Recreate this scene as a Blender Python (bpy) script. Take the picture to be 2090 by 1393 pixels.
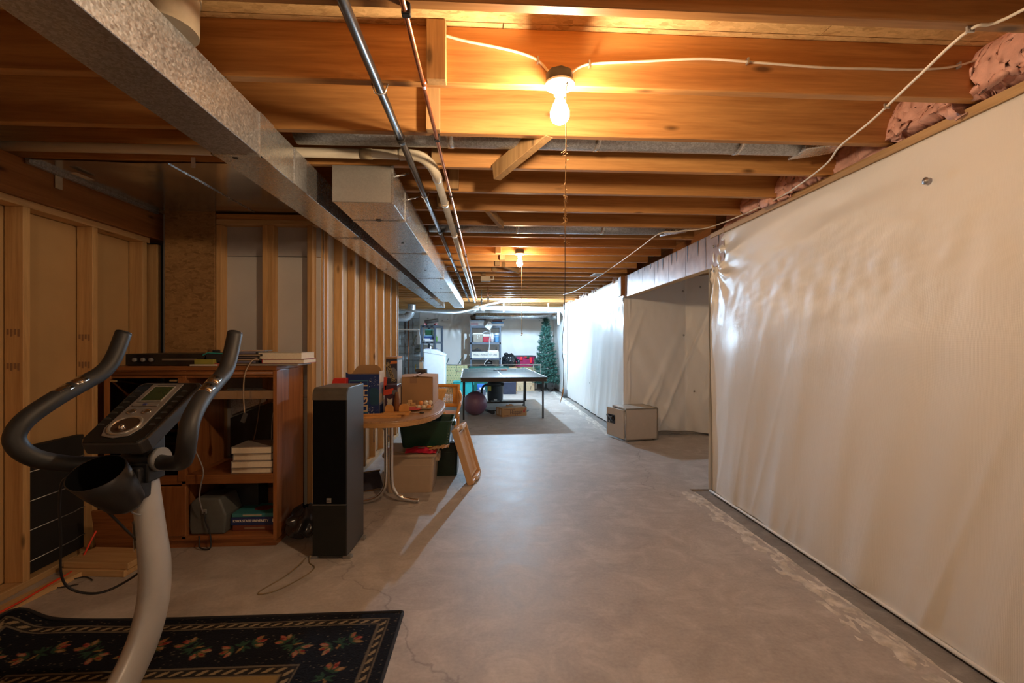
import bpy, bmesh, math, random
import numpy as np
from mathutils import Vector, Matrix, Euler, noise as mnoise

PI = math.pi
SC = bpy.context.scene
COL = SC.collection
for o in list(bpy.data.objects):
    bpy.data.objects.remove(o)

# ------------------------------------------------------------------ camera
HC = 1.305
cam_d = bpy.data.cameras.new('camera')
cam_d.sensor_width = 36.0
cam_d.lens = 929 / 2090 * 36.0
cam_d.shift_y = 3.5 / 2090
cam_d.clip_start = 0.05
cam = bpy.data.objects.new('camera', cam_d)
COL.objects.link(cam)
cam.location = (0, 0, HC)
cam.rotation_euler = (PI / 2, 0, -math.atan(51 / 929))
SC.camera = cam

# ------------------------------------------------------------------ world, exposure
world = bpy.data.worlds.new('world')
SC.world = world
world.use_nodes = True
wbg = world.node_tree.nodes['Background']
wbg.inputs[0].default_value = (0.9, 0.86, 0.8, 1)
wbg.inputs[1].default_value = 0.05
SC.view_settings.view_transform = 'Standard'
SC.view_settings.look = 'None'
SC.view_settings.gamma = 1.0
SC.view_settings.use_curve_mapping = False
SC.view_settings.exposure = 1.0
try:
    SC.cycles.use_denoising = True
    SC.cycles.max_bounces = 10
    SC.cycles.diffuse_bounces = 6
    SC.cycles.glossy_bounces = 5
    SC.cycles.sample_clamp_indirect = 8.0
    SC.cycles.caustics_reflective = False
    SC.cycles.caustics_refractive = False
except Exception:
    pass
# bulb emission: colour, strength (bulbs in view; the rear one is added fill, unseen)
BULB_WARM = ((1.0, 0.70, 0.43), 390.0)
BULB_MID = ((1.0, 0.70, 0.43), 290.0)
BULB_COOL = ((0.52, 0.76, 1.0), 5000.0)
BULB_FILL = ((1.0, 0.72, 0.45), 330.0)

# ------------------------------------------------------------------ mesh helpers
class MB:
    def __init__(s):
        s.v = []; s.f = []; s.sm = []
    def _add(s, vs, fs, smooth=False):
        b = len(s.v)
        s.v += [tuple(p) for p in vs]
        s.f += [tuple(i + b for i in f) for f in fs]
        s.sm += [smooth] * len(fs)
        return s
    def box(s, x0, x1, y0, y1, z0, z1, taper=None, rot=None, piv=None):
        vs = [(x, y, z) for z in (z0, z1) for y in (y0, y1) for x in (x0, x1)]
        if taper:      # (tx, ty): bottom face scaled
            cx, cy = (x0 + x1) / 2, (y0 + y1) / 2
            vs = [((cx + (x - cx) * taper[0], cy + (y - cy) * taper[1], z) if z == z0 else (x, y, z)) for x, y, z in vs]
        if rot is not None:
            R = Euler(rot).to_matrix()
            p = Vector(piv if piv else ((x0 + x1) / 2, (y0 + y1) / 2, (z0 + z1) / 2))
            vs = [tuple(R @ (Vector(q) - p) + p) for q in vs]
        return s._add(vs, [(0, 2, 3, 1), (4, 5, 7, 6), (0, 1, 5, 4), (2, 6, 7, 3), (0, 4, 6, 2), (1, 3, 7, 5)])
    def bar(s, p0, p1, w, h, up=(0, 0, 1)):
        p0 = Vector(p0); p1 = Vector(p1); d = (p1 - p0).normalized()
        u = Vector(up)
        if abs(d.dot(u)) > 0.98: u = Vector((0, 1, 0))
        a = d.cross(u).normalized(); b = a.cross(d).normalized()
        vs = []
        for p in (p0, p1):
            for sa, sb in ((-1, -1), (1, -1), (1, 1), (-1, 1)):
                vs.append(p + a * sa * w / 2 + b * sb * h / 2)
        return s._add(vs, [(0, 3, 2, 1), (4, 5, 6, 7), (0, 1, 5, 4), (1, 2, 6, 5), (2, 3, 7, 6), (3, 0, 4, 7)])
    def tube(s, pts, r, n=10, cap=True, smooth=0, flat=1.0):
        P = [Vector(p) for p in pts]
        R = list(r) if isinstance(r, (list, tuple)) else [r] * len(P)
        if smooth and len(P) > 2:
            Q = []; RR = []
            for i in range(len(P) - 1):
                p0 = P[max(i - 1, 0)]; p1 = P[i]; p2 = P[i + 1]; p3 = P[min(i + 2, len(P) - 1)]
                for k in range(smooth):
                    t = k / smooth
                    Q.append(0.5 * ((2 * p1) + (p2 - p0) * t + (2 * p0 - 5 * p1 + 4 * p2 - p3) * t * t + (3 * p1 - p0 - 3 * p2 + p3) * t ** 3))
                    RR.append(R[i] * (1 - t) + R[i + 1] * t)
            Q.append(P[-1]); RR.append(R[-1]); P = Q; R = RR
        vs = []; fs = []
        prev = None
        for i, p in enumerate(P):
            d = (P[min(i + 1, len(P) - 1)] - P[max(i - 1, 0)]).normalized()
            if prev is None:
                u = Vector((0, 0, 1)) if abs(d.z) < 0.9 else Vector((1, 0, 0))
                a = d.cross(u).normalized()
            else:
                a = (prev - d * prev.dot(d)).normalized()
            prev = a
            b = d.cross(a)
            for k in range(n):
                t = 2 * PI * k / n
                vs.append(p + (a * math.cos(t) + b * math.sin(t) * flat) * R[i])
        m = len(P)
        for i in range(m - 1):
            for k in range(n):
                fs.append((i * n + k, i * n + (k + 1) % n, (i + 1) * n + (k + 1) % n, (i + 1) * n + k))
        s._add(vs, fs, True)
        if cap:
            b0 = len(s.v) - len(vs)
            s.f.append(tuple(b0 + k for k in range(n))[::-1]); s.sm.append(False)
            s.f.append(tuple(b0 + (m - 1) * n + k for k in range(n))); s.sm.append(False)
        return s
    def lathe(s, prof, c=(0, 0, 0), n=20, sx=1.0, sy=1.0, axis='z', capb=True, capt=True):
        vs = []; fs = []
        for r, z in prof:
            for k in range(n):
                t = 2 * PI * k / n
                x, y = r * math.cos(t) * sx, r * math.sin(t) * sy
                q = {'z': (x, y, z), 'y': (x, z, y), 'x': (z, x, y)}[axis]
                vs.append((q[0] + c[0], q[1] + c[1], q[2] + c[2]))
        m = len(prof)
        for i in range(m - 1):
            for k in range(n):
                fs.append((i * n + k, i * n + (k + 1) % n, (i + 1) * n + (k + 1) % n, (i + 1) * n + k))
        s._add(vs, fs, True)
        b0 = len(s.v) - len(vs)
        if capb: s.f.append(tuple(b0 + k for k in range(n))[::-1]); s.sm.append(False)
        if capt: s.f.append(tuple(b0 + (m - 1) * n + k for k in range(n))); s.sm.append(False)
        return s
    def prism(s, poly, a0, a1, axis='z'):
        """poly of 2D points extruded along axis; x: (y,z), y: (x,z), z: (x,y)"""
        n = len(poly)
        def q(p, a): return {'z': (p[0], p[1], a), 'y': (p[0], a, p[1]), 'x': (a, p[0], p[1])}[axis]
        vs = [q(p, a0) for p in poly] + [q(p, a1) for p in poly]
        fs = [tuple(range(n))[::-1], tuple(range(n, 2 * n))]
        for i in range(n):
            j = (i + 1) % n
            fs.append((i, j, n + j, n + i))
        return s._add(vs, fs)
    def ball(s, c, r, n=14, m=9, sq=(1, 1, 1)):
        prof = [(r * math.sin(PI * i / m), -r * math.cos(PI * i / m)) for i in range(m + 1)]
        prof[0] = (r * 0.02, -r); prof[-1] = (r * 0.02, r)
        b = len(s.v)
        s.lathe(prof, (0, 0, 0), n)
        for i in range(b, len(s.v)):
            x, y, z = s.v[i]; s.v[i] = (x * sq[0] + c[0], y * sq[1] + c[1], z * sq[2] + c[2])
        return s
    def grid(s, nu, nv, fn, smooth=True):
        vs = [fn(i / nu, j / nv) for j in range(nv + 1) for i in range(nu + 1)]
        w = nu + 1
        fs = [(j * w + i, j * w + i + 1, (j + 1) * w + i + 1, (j + 1) * w + i) for j in range(nv) for i in range(nu)]
        return s._add(vs, fs, smooth)
    def xf(s, M):
        s.v = [tuple(M @ Vector(p)) for p in s.v]
        return s
    def mesh(s, name, mat):
        me = bpy.data.meshes.new(name)
        me.from_pydata(s.v, [], s.f)
        me.polygons.foreach_set('use_smooth', s.sm)
        bm = bmesh.new(); bm.from_mesh(me)
        bmesh.ops.recalc_face_normals(bm, faces=bm.faces)
        bm.to_mesh(me); bm.free()
        if mat: me.materials.append(mat)
        me.update()
        return me

def O(name, mb, mat, parent=None, loc=(0, 0, 0), rz=0.0, bevel=0.0, seg=2, label=None, rot=None):
    me = mb.mesh(name, mat) if isinstance(mb, MB) else mb
    o = bpy.data.objects.new(name, me)
    COL.objects.link(o)
    o.location = loc
    o.rotation_euler = rot if rot is not None else (0, 0, rz)
    if parent is not None: o.parent = parent
    if bevel:
        b = o.modifiers.new('edge', 'BEVEL'); b.width = bevel; b.segments = seg; b.limit_method = 'ANGLE'; b.angle_limit = 0.6
    if label: o['label'] = label
    return o

def tag(o, label, cat, group=None, kind=None):
    o['label'] = label; o['category'] = cat
    if group: o['group'] = group
    if kind: o['kind'] = kind
    return o

def T(name, label, cat, loc=(0, 0, 0), rz=0.0, group=None):
    o = bpy.data.objects.new(name, None)
    COL.objects.link(o)
    o.empty_display_size = 0.05
    o.location = loc; o.rotation_euler = (0, 0, rz)
    return tag(o, label, cat, group)

def S(name, mb, mat, parent=None, label=None, loc=(0, 0, 0), cat=None, **k):
    o = O(name, mb, mat, parent, loc, **k)
    if parent is None:
        o['kind'] = 'structure'
        if label: o['label'] = label
        o['category'] = cat or name.split('_')[0]
    return o

def dup(o, parent=None, loc=None, rz=None):
    c = o.copy(); COL.objects.link(c)
    if parent is not None: c.parent = parent
    if loc is not None: c.location = loc
    if rz is not None: c.rotation_euler = (0, 0, rz)
    for ch in o.children: dup(ch, c)
    return c

def text(parent, s, size, loc, rot, mat, width=None, name='lettering', ext=0.0006, bold=False):
    cu = bpy.data.curves.new('t', 'FONT'); cu.body = s; cu.size = size; cu.extrude = ext
    cu.align_x = 'CENTER'; cu.align_y = 'CENTER'; cu.resolution_u = 2
    if bold: cu.offset = size * 0.018
    to = bpy.data.objects.new('t', cu)
    me = bpy.data.meshes.new_from_object(to)
    bpy.data.objects.remove(to); bpy.data.curves.remove(cu)
    me.name = name
    me.materials.clear(); me.materials.append(mat)
    xs = [v.co.x for v in me.vertices]
    o = bpy.data.objects.new(name, me); COL.objects.link(o)
    o.parent = parent; o.location = loc; o.rotation_euler = rot
    if width and xs:
        o.scale = (width / (max(xs) - min(xs)), 1, 1)
    return o

# ------------------------------------------------------------------ materials
_M = {}
def node_mat(name):
    m = bpy.data.materials.new(name); m.use_nodes = True
    nt = m.node_tree
    return m, nt, nt.nodes['Principled BSDF']

def L(nt, a, b): nt.links.new(a, b)

def ramp(nt, fac, stops):
    r = nt.nodes.new('ShaderNodeValToRGB')
    e = r.color_ramp.elements
    while len(e) > 1: e.remove(e[0])
    e[0].position = stops[0][0]; e[0].color = (*stops[0][1], 1)
    for p, c in stops[1:]:
        q = e.new(p); q.color = (*c, 1)
    L(nt, fac, r.inputs[0])
    return r.outputs[0]

def coords(nt, scale=(1, 1, 1), rnd=True, rot=(0, 0, 0)):
    tc = nt.nodes.new('ShaderNodeTexCoord')
    mp = nt.nodes.new('ShaderNodeMapping')
    mp.inputs['Scale'].default_value = scale
    mp.inputs['Rotation'].default_value = rot
    L(nt, tc.outputs['Object'], mp.inputs['Vector'])
    if rnd:
        oi = nt.nodes.new('ShaderNodeObjectInfo')
        mu = nt.nodes.new('ShaderNodeMath'); mu.operation = 'MULTIPLY'; mu.inputs[1].default_value = 37.0
        L(nt, oi.outputs['Random'], mu.inputs[0])
        ad = nt.nodes.new('ShaderNodeVectorMath'); ad.operation = 'ADD'
        L(nt, mp.outputs[0], ad.inputs[0]); L(nt, mu.outputs[0], ad.inputs[1])
        return ad.outputs[0]
    return mp.outputs[0]

def noise(nt, vec, scale, detail=4, rough=0.55, dist=0.0):
    n = nt.nodes.new('ShaderNodeTexNoise')
    n.inputs['Scale'].default_value = scale; n.inputs['Detail'].default_value = detail
    n.inputs['Roughness'].default_value = rough; n.inputs['Distortion'].default_value = dist
    L(nt, vec, n.inputs['Vector'])
    return n.outputs['Fac']

def mixc(nt, fac, a, b, mode='MIX'):
    m = nt.nodes.new('ShaderNodeMix'); m.data_type = 'RGBA'; m.blend_type = mode
    if isinstance(fac, float): m.inputs[0].default_value = fac
    else: L(nt, fac, m.inputs[0])
    for i, x in ((6, a), (7, b)):
        if isinstance(x, tuple): m.inputs[i].default_value = (*x, 1)
        else: L(nt, x, m.inputs[i])
    return m.outputs[2]

def bump(nt, bs, h, strength=0.3, dist=0.01):
    b = nt.nodes.new('ShaderNodeBump')
    b.inputs['Strength'].default_value = strength; b.inputs['Distance'].default_value = dist
    L(nt, h, b.inputs['Height']); L(nt, b.outputs[0], bs.inputs['Normal'])

def plain(name, col, rough=0.5, metal=0.0, var=0.12, scale=14.0, bmp=0.0, spec=None, coat=0.0):
    if name in _M: return _M[name]
    m, nt, bs = node_mat(name)
    v = coords(nt)
    f = noise(nt, v, scale, 5)
    lo = tuple(c * (1 - var) for c in col); hi = tuple(min(1, c * (1 + var)) for c in col)
    L(nt, ramp(nt, f, [(0.3, lo), (0.7, hi)]), bs.inputs['Base Color'])
    bs.inputs['Roughness'].default_value = rough; bs.inputs['Metallic'].default_value = metal
    if spec is not None: bs.inputs['Specular IOR Level'].default_value = spec
    if coat: bs.inputs['Coat Weight'].default_value = coat
    if bmp: bump(nt, bs, noise(nt, v, scale * 6, 3), bmp, 0.002)
    _M[name] = m
    return m

def wood(name, light, dark, axis='x', rough=0.6, scale=1.0, knots=0.85):
    if name in _M: return _M[name]
    m, nt, bs = node_mat(name)
    sl, sw = 0.35 * scale, 7.0 * scale
    sc = {'x': (sl, sw, sw), 'y': (sw, sl, sw), 'z': (sw, sw, sl)}[axis]
    v = coords(nt, sc)
    g = noise(nt, v, 2.2, 6, 0.6, 1.2)
    fine = noise(nt, v, 14.0, 3, 0.6)
    mid = tuple((a + b) / 2 for a, b in zip(light, dark))
    c = ramp(nt, g, [(0.30, dark), (0.45, mid), (0.62, light), (0.75, mid)])
    c = mixc(nt, 0.22, c, ramp(nt, fine, [(0.35, tuple(x * 0.6 for x in dark)), (0.65, light)]))
    if knots:
        sk = {'x': (1.5, 4.5, 4.5), 'y': (4.5, 1.5, 4.5), 'z': (4.5, 4.5, 1.5)}[axis]
        kv = coords(nt, sk)
        vo = nt.nodes.new('ShaderNodeTexVoronoi'); vo.inputs['Scale'].default_value = 1.7
        L(nt, kv, vo.inputs['Vector'])
        kf = ramp(nt, vo.outputs['Distance'], [(0.05, (1, 1, 1)), (0.13, (0, 0, 0))])
        km = nt.nodes.new('ShaderNodeMath'); km.operation = 'MULTIPLY'; km.inputs[1].default_value = knots
        L(nt, kf, km.inputs[0])
        c = mixc(nt, km.outputs[0], c, tuple(x * 0.25 for x in dark))
    oi = nt.nodes.new('ShaderNodeObjectInfo')
    hs = nt.nodes.new('ShaderNodeHueSaturation')
    mr = nt.nodes.new('ShaderNodeMapRange'); mr.inputs[3].default_value = 0.82; mr.inputs[4].default_value = 1.15
    L(nt, oi.outputs['Random'], mr.inputs[0]); L(nt, mr.outputs[0], hs.inputs['Value'])
    L(nt, c, hs.inputs['Color'])
    L(nt, hs.outputs[0], bs.inputs['Base Color'])
    bs.inputs['Roughness'].default_value = rough
    bump(nt, bs, fine, 0.12, 0.002)
    _M[name] = m
    return m

def osb(name, light=(0.76, 0.54, 0.26), dark=(0.38, 0.22, 0.08)):
    if name in _M: return _M[name]
    m, nt, bs = node_mat(name)
    v0 = coords(nt)
    nz = nt.nodes.new('ShaderNodeTexNoise'); nz.inputs['Scale'].default_value = 16.0; nz.inputs['Detail'].default_value = 2
    L(nt, v0, nz.inputs['Vector'])
    dv = nt.nodes.new('ShaderNodeVectorMath'); dv.operation = 'MULTIPLY_ADD'
    dv.inputs[1].default_value = (0.05, 0.05, 0.05)
    L(nt, nz.outputs['Color'], dv.inputs[0]); L(nt, v0, dv.inputs[2])
    mp = nt.nodes.new('ShaderNodeMapping'); mp.inputs['Scale'].default_value = (26, 85, 70)
    L(nt, dv.outputs[0], mp.inputs['Vector'])
    vo = nt.nodes.new('ShaderNodeTexVoronoi'); vo.inputs['Scale'].default_value = 1.0
    L(nt, mp.outputs[0], vo.inputs['Vector'])
    sp = nt.nodes.new('ShaderNodeSeparateColor'); L(nt, vo.outputs['Color'], sp.inputs[0])
    mid = tuple((a + b) / 2 for a, b in zip(light, dark))
    c = ramp(nt, sp.outputs[0], [(0.0, dark), (0.16, mid), (0.7, light), (1.0, tuple(min(1, x * 1.15) for x in light))])
    big = noise(nt, v0, 2.5, 3)
    spk = noise(nt, coords(nt, (60, 160, 120)), 1.0, 3, 0.7)
    c = mixc(nt, 0.30, c, ramp(nt, spk, [(0.35, dark), (0.6, light)]))
    c = mixc(nt, 0.30, c, ramp(nt, big, [(0.35, dark), (0.65, light)]))
    L(nt, c, bs.inputs['Base Color'])
    bs.inputs['Roughness'].default_value = 0.65
    bump(nt, bs, sp.outputs[1], 0.35, 0.003)
    _M[name] = m
    return m

def galv(name, col=(0.55, 0.58, 0.62), rough=0.36, spangle=0.2):
    if name in _M: return _M[name]
    m, nt, bs = node_mat(name)
    v = coords(nt)
    vo = nt.nodes.new('ShaderNodeTexVoronoi'); vo.inputs['Scale'].default_value = 150.0
    L(nt, v, vo.inputs['Vector'])
    sp = nt.nodes.new('ShaderNodeSeparateColor'); L(nt, vo.outputs['Color'], sp.inputs[0])
    lo = tuple(c * (1 - spangle) for c in col); hi = tuple(min(1, c * (1 + spangle)) for c in col)
    c = ramp(nt, sp.outputs[0], [(0.1, lo), (0.9, hi)])
    st = noise(nt, v, 5.0, 6, 0.65)
    c = mixc(nt, ramp(nt, st, [(0.5, (0, 0, 0)), (0.8, (spangle * 1.6,) * 3)]), c, tuple(x * 0.45 for x in col))
    L(nt, c, bs.inputs['Base Color'])
    bs.inputs['Metallic'].default_value = 0.85
    r = ramp(nt, sp.outputs[1], [(0.0, (rough * (1 - spangle),) * 3), (1.0, (min(1, rough * (1 + spangle)),) * 3)])
    L(nt, r, bs.inputs['Roughness'])
    bump(nt, bs, noise(nt, coords(nt, (1.0, 2.2, 1.0)), 2.2, 2), 0.10, 0.03)
    _M[name] = m
    return m

def sheeting(name, col=(0.88, 0.87, 0.84), rough=0.29):
    if name in _M: return _M[name]
    m, nt, bs = node_mat(name)
    v = coords(nt, rnd=False)
    st = noise(nt, v, 1.3, 4)
    c = ramp(nt, st, [(0.3, tuple(x * 0.93 for x in col)), (0.7, col)])
    L(nt, c, bs.inputs['Base Color'])
    bs.inputs['Roughness'].default_value = rough
    bs.inputs['Specular IOR Level'].default_value = 0.85
    w1 = nt.nodes.new('ShaderNodeTexWave'); w1.inputs['Scale'].default_value = 120; w1.bands_direction = 'Z'; w1.inputs['Distortion'].default_value = 0.6
    w2 = nt.nodes.new('ShaderNodeTexWave'); w2.inputs['Scale'].default_value = 120; w2.bands_direction = 'DIAGONAL'; w2.inputs['Distortion'].default_value = 0.6
    vv = coords(nt, (1, 1, 0.02), rnd=False)
    L(nt, v, w1.inputs['Vector']); L(nt, vv, w2.inputs['Vector'])
    ad = nt.nodes.new('ShaderNodeMath'); ad.operation = 'ADD'
    L(nt, w1.outputs['Fac'], ad.inputs[0]); L(nt, w2.outputs['Fac'], ad.inputs[1])
    n2 = noise(nt, coords(nt, (3, 3, 1.2), rnd=False), 7.0, 4, 0.6)
    a2 = nt.nodes.new('ShaderNodeMath'); a2.operation = 'MULTIPLY_ADD'; a2.inputs[1].default_value = 9.0
    L(nt, n2, a2.inputs[0]); L(nt, ad.outputs[0], a2.inputs[2])
    bump(nt, bs, a2.outputs[0], 0.16, 0.0018)
    _M[name] = m
    return m

def concrete(name, a, b, rough=0.42, scale=1.0):
    if name in _M: return _M[name]
    m, nt, bs = node_mat(name)
    v = coords(nt, rnd=False)
    big = noise(nt, v, 0.9 * scale, 5, 0.6)
    mid = noise(nt, v, 4.5 * scale, 6, 0.65, 0.8)
    streak = noise(nt, coords(nt, (1.0, 6.0, 1.0), rnd=False, rot=(0, 0, 0.5)), 3.0 * scale, 5, 0.65)
    fine = noise(nt, v, 60 * scale, 4)
    c = ramp(nt, big, [(0.3, a), (0.7, b)])
    c = mixc(nt, 0.55, c, ramp(nt, mid, [(0.32, tuple(x * 0.72 for x in a)), (0.5, a), (0.72, tuple(min(1, x * 1.12) for x in b))]))
    c = mixc(nt, ramp(nt, streak, [(0.55, (0, 0, 0)), (0.8, (0.45, 0.45, 0.45))]), c, tuple(x * 0.62 for x in a))
    c = mixc(nt, 0.12, c, ramp(nt, fine, [(0.3, (0.05, 0.04, 0.035)), (0.7, b)]))
    # hairline cracks
    vo = nt.nodes.new('ShaderNodeTexVoronoi'); vo.feature = 'DISTANCE_TO_EDGE'; vo.inputs['Scale'].default_value = 0.42
    wv = nt.nodes.new('ShaderNodeTexNoise'); wv.inputs['Scale'].default_value = 3.0; wv.inputs['Detail'].default_value = 6
    L(nt, v, wv.inputs['Vector'])
    mx = nt.nodes.new('ShaderNodeVectorMath'); mx.operation = 'MULTIPLY_ADD'; mx.inputs[1].default_value = (0.5, 0.5, 0.5)
    L(nt, wv.outputs['Color'], mx.inputs[0]); L(nt, v, mx.inputs[2]); L(nt, mx.outputs[0], vo.inputs['Vector'])
    ck = ramp(nt, vo.outputs['Distance'], [(0.0, (0.4, 0.4, 0.4)), (0.0025, (0, 0, 0))])
    c = mixc(nt, ck, c, (0.12, 0.1, 0.09))
    L(nt, c, bs.inputs['Base Color'])
    bs.inputs['Specular IOR Level'].default_value = 0.32
    rr = ramp(nt, mid, [(0.25, (rough * 0.98,) * 3), (0.75, (rough * 1.15,) * 3)])
    L(nt, rr, bs.inputs['Roughness'])
    bump(nt, bs, mid, 0.02, 0.006)
    _M[name] = m
    return m

def emit(name, col, st):
    m, nt, bs = node_mat(name)
    e = nt.nodes.new('ShaderNodeEmission'); e.inputs[0].default_value = (*col, 1); e.inputs[1].default_value = st
    L(nt, e.outputs[0], nt.nodes['Material Output'].inputs['Surface'])
    return m

def glass(name, col=(0.9, 0.95, 0.95), rough=0.03):
    if name in _M: return _M[name]
    m, nt, bs = node_mat(name)
    bs.inputs['Base Color'].default_value = (*col, 1); bs.inputs['Roughness'].default_value = rough
    bs.inputs['Transmission Weight'].default_value = 1.0; bs.inputs['IOR'].default_value = 1.1
    _M[name] = m
    return m

fir_x = wood('fir_joist', (0.63, 0.325, 0.11), (0.37, 0.15, 0.04), 'x', 0.5)
fir_y = wood('fir_girder', (0.42, 0.18, 0.055), (0.26, 0.095, 0.026), 'y', 0.5)
pine_x = wood('pine_x', (0.66, 0.44, 0.22), (0.47, 0.27, 0.11), 'x', 0.6)
pine_y = wood('pine_y', (0.66, 0.44, 0.22), (0.47, 0.27, 0.11), 'y', 0.6)
pine_z = wood('pine_z', (0.72, 0.45, 0.20), (0.53, 0.29, 0.11), 'z', 0.6)
stud_z = wood('stud_orange', (0.68, 0.41, 0.18), (0.50, 0.26, 0.09), 'z', 0.65)
block_z = wood('block_grey', (0.52, 0.33, 0.15), (0.33, 0.19, 0.08), 'z', 0.65)
oak_x = wood('cabinet_oak_x', (0.34, 0.135, 0.045), (0.17, 0.055, 0.017), 'x', 0.38, 1.2, 0)
oak_y = wood('cabinet_oak_y', (0.34, 0.135, 0.045), (0.17, 0.055, 0.017), 'y', 0.38, 1.2, 0)
oak_z = wood('cabinet_oak_z', (0.36, 0.145, 0.05), (0.18, 0.06, 0.018), 'z', 0.38, 1.2, 0)
table_wood = wood('table_laminate', (0.42, 0.24, 0.12), (0.25, 0.13, 0.06), 'y', 0.3, 1.0, 0)
table_edge = wood('table_edge_wood', (0.50, 0.27, 0.10), (0.34, 0.165, 0.055), 'x', 0.35, 1.0, 0)
chair_wood = plain('honey_bentwood', (0.60, 0.27, 0.06), 0.35, var=0.15)
osb_m = osb('osb_board')
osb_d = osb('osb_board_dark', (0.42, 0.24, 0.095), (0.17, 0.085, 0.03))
galv_m = galv('galvanised_spangled', rough=0.42)
galv_s = galv('galvanised_smooth', (0.70, 0.71, 0.72), 0.27, 0.03)
galv_pan = galv('galvanised_pan', (0.6, 0.58, 0.54), 0.16, 0.05)
sheet_m = sheeting('white_poly_sheeting')
floor_m = concrete('concrete_floor', (0.395, 0.355, 0.33), (0.56, 0.525, 0.50), 0.5)
footing_m = concrete('concrete_footing', (0.24, 0.22, 0.205), (0.36, 0.335, 0.31), 0.6, 2.0)
wallc_m = concrete('concrete_wall', (0.45, 0.44, 0.42), (0.55, 0.54, 0.52), 0.8)
drywall_t = plain('drywall_tan_back', (0.50, 0.31, 0.135), 0.85, var=0.06, scale=4)
drywall_w = plain('foam_board_white', (0.56, 0.54, 0.52), 0.8, var=0.05, scale=4)
pvc_m = plain('pvc_cream', (0.78, 0.72, 0.58), 0.35, var=0.04)
pvc_w = plain('pvc_white', (0.86, 0.87, 0.86), 0.35, var=0.03)
iron_m = plain('black_iron', (0.10, 0.095, 0.09), 0.32, 0.8, var=0.35, scale=20)
copper_m = plain('copper', (0.72, 0.33, 0.2), 0.32, 0.95, var=0.2, scale=30)
chrome_m = plain('chrome', (0.8, 0.8, 0.8), 0.12, 1.0, var=0.03)
steel_m = plain('steel_zinc', (0.5, 0.5, 0.5), 0.4, 0.9)
black_m = plain('black_plastic', (0.018, 0.018, 0.02), 0.42, var=0.2)
blackg_m = plain('black_gloss', (0.012, 0.012, 0.014), 0.12, var=0.1)
foam_m = plain('black_foam_grip', (0.022, 0.023, 0.026), 0.55, var=0.2, bmp=0.1)
grey_m = plain('grey_plastic', (0.22, 0.22, 0.225), 0.4)
silver_m = plain('silver_paint', (0.50, 0.505, 0.52), 0.36, 0.35, var=0.04)
white_m = plain('white_plastic', (0.84, 0.85, 0.86), 0.35, var=0.03)
porc_m = plain('porcelain_white', (0.85, 0.83, 0.78), 0.2, var=0.03)
wire_w = plain('white_cable', (0.80, 0.74, 0.64), 0.5, var=0.06)
card_m = plain('cardboard', (0.42, 0.235, 0.105), 0.8, var=0.06, scale=5)
cardd_m = plain('cardboard_tape', (0.32, 0.17, 0.085), 0.5, var=0.06)
paper_m = plain('page_edges', (0.78, 0.70, 0.56), 0.85, var=0.05, scale=80)
red_m = plain('red_plastic', (0.62, 0.035, 0.025), 0.4)
teal_m = plain('teal_plastic', (0.02, 0.35, 0.37), 0.4)
green_m = plain('dark_green_plastic', (0.014, 0.055, 0.034), 0.34)
beige_m = plain('beige_plastic', (0.45, 0.34, 0.24), 0.45, var=0.04)
tan_m = plain('tan_plastic', (0.66, 0.42, 0.22), 0.45, var=0.04)
shelf_m = plain('slate_blue_plastic', (0.11, 0.135, 0.18), 0.5, var=0.06)
ink_m = plain('black_ink', (0.02, 0.02, 0.022), 0.6, var=0.02)
inkw_m = plain('white_ink', (0.85, 0.82, 0.74), 0.6, var=0.02)

# ================================================================== STRUCTURE
RX = 1.97            # right wall sheet plane
JB, JT = 2.275, 2.486   # joist bottom / top
YB = 13.4            # back wall
# ---- floor
fl = MB().box(-3.6, RX - 0.16, -3.2, YB + 0.2, -0.15, 0.0)
floor = S('floor', fl, floor_m, None, 'smooth grey concrete slab floor with stains and hairline cracks')
ft = MB().box(RX - 0.17, RX + 0.3, -3.2, 3.98, -0.16, -0.012).box(RX - 0.17, RX + 0.3, 6.36, YB + 0.2, -0.16, -0.012)
O('footing_strip', ft, footing_m, floor, label='rough grey concrete strip along the right wall')
random.seed(4)
mort = MB()
def crust(u, v):
    y = -0.5 + u * 4.42 if u < 0.5 else 6.40 + (u - 0.5) * 2 * 6.6
    if u < 0.5: y = -0.5 + u * 2 * 4.42
    x = RX - 0.165 + (v - 0.5) * (0.075 + 0.035 * mnoise.noise((y * 1.3, 0, 0)))
    x = RX - 0.215 + (v - 0.62) * 0.20 + 0.012 * mnoise.noise((y * 5, v * 3, 2))
    env = 1 - abs(v - 0.6) * 2.3
    return (x, y, -0.0035 + 0.007 * env + 0.008 * mnoise.noise((y * 5, v * 3.5, 5)) + 0.007 * mnoise.noise((y * 17, v * 9, 8)))
mort.grid(700, 16, crust)
mort.f = [f for f in mort.f if max(mort.v[i][1] for i in f) - min(mort.v[i][1] for i in f) < 0.5]; mort.sm = [True] * len(mort.f)
O('mortar_crust', mort, plain('efflorescence', (0.58, 0.54, 0.49), 0.9, var=0.35, scale=18, bmp=0.3), floor, label='chalky white crust along the floor joint')
# alcove slab inside the bay
O('bay_slab', MB().box(RX - 0.16, 3.75, 3.98, 6.36, -0.12, 0.0), floor_m, floor)

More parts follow.
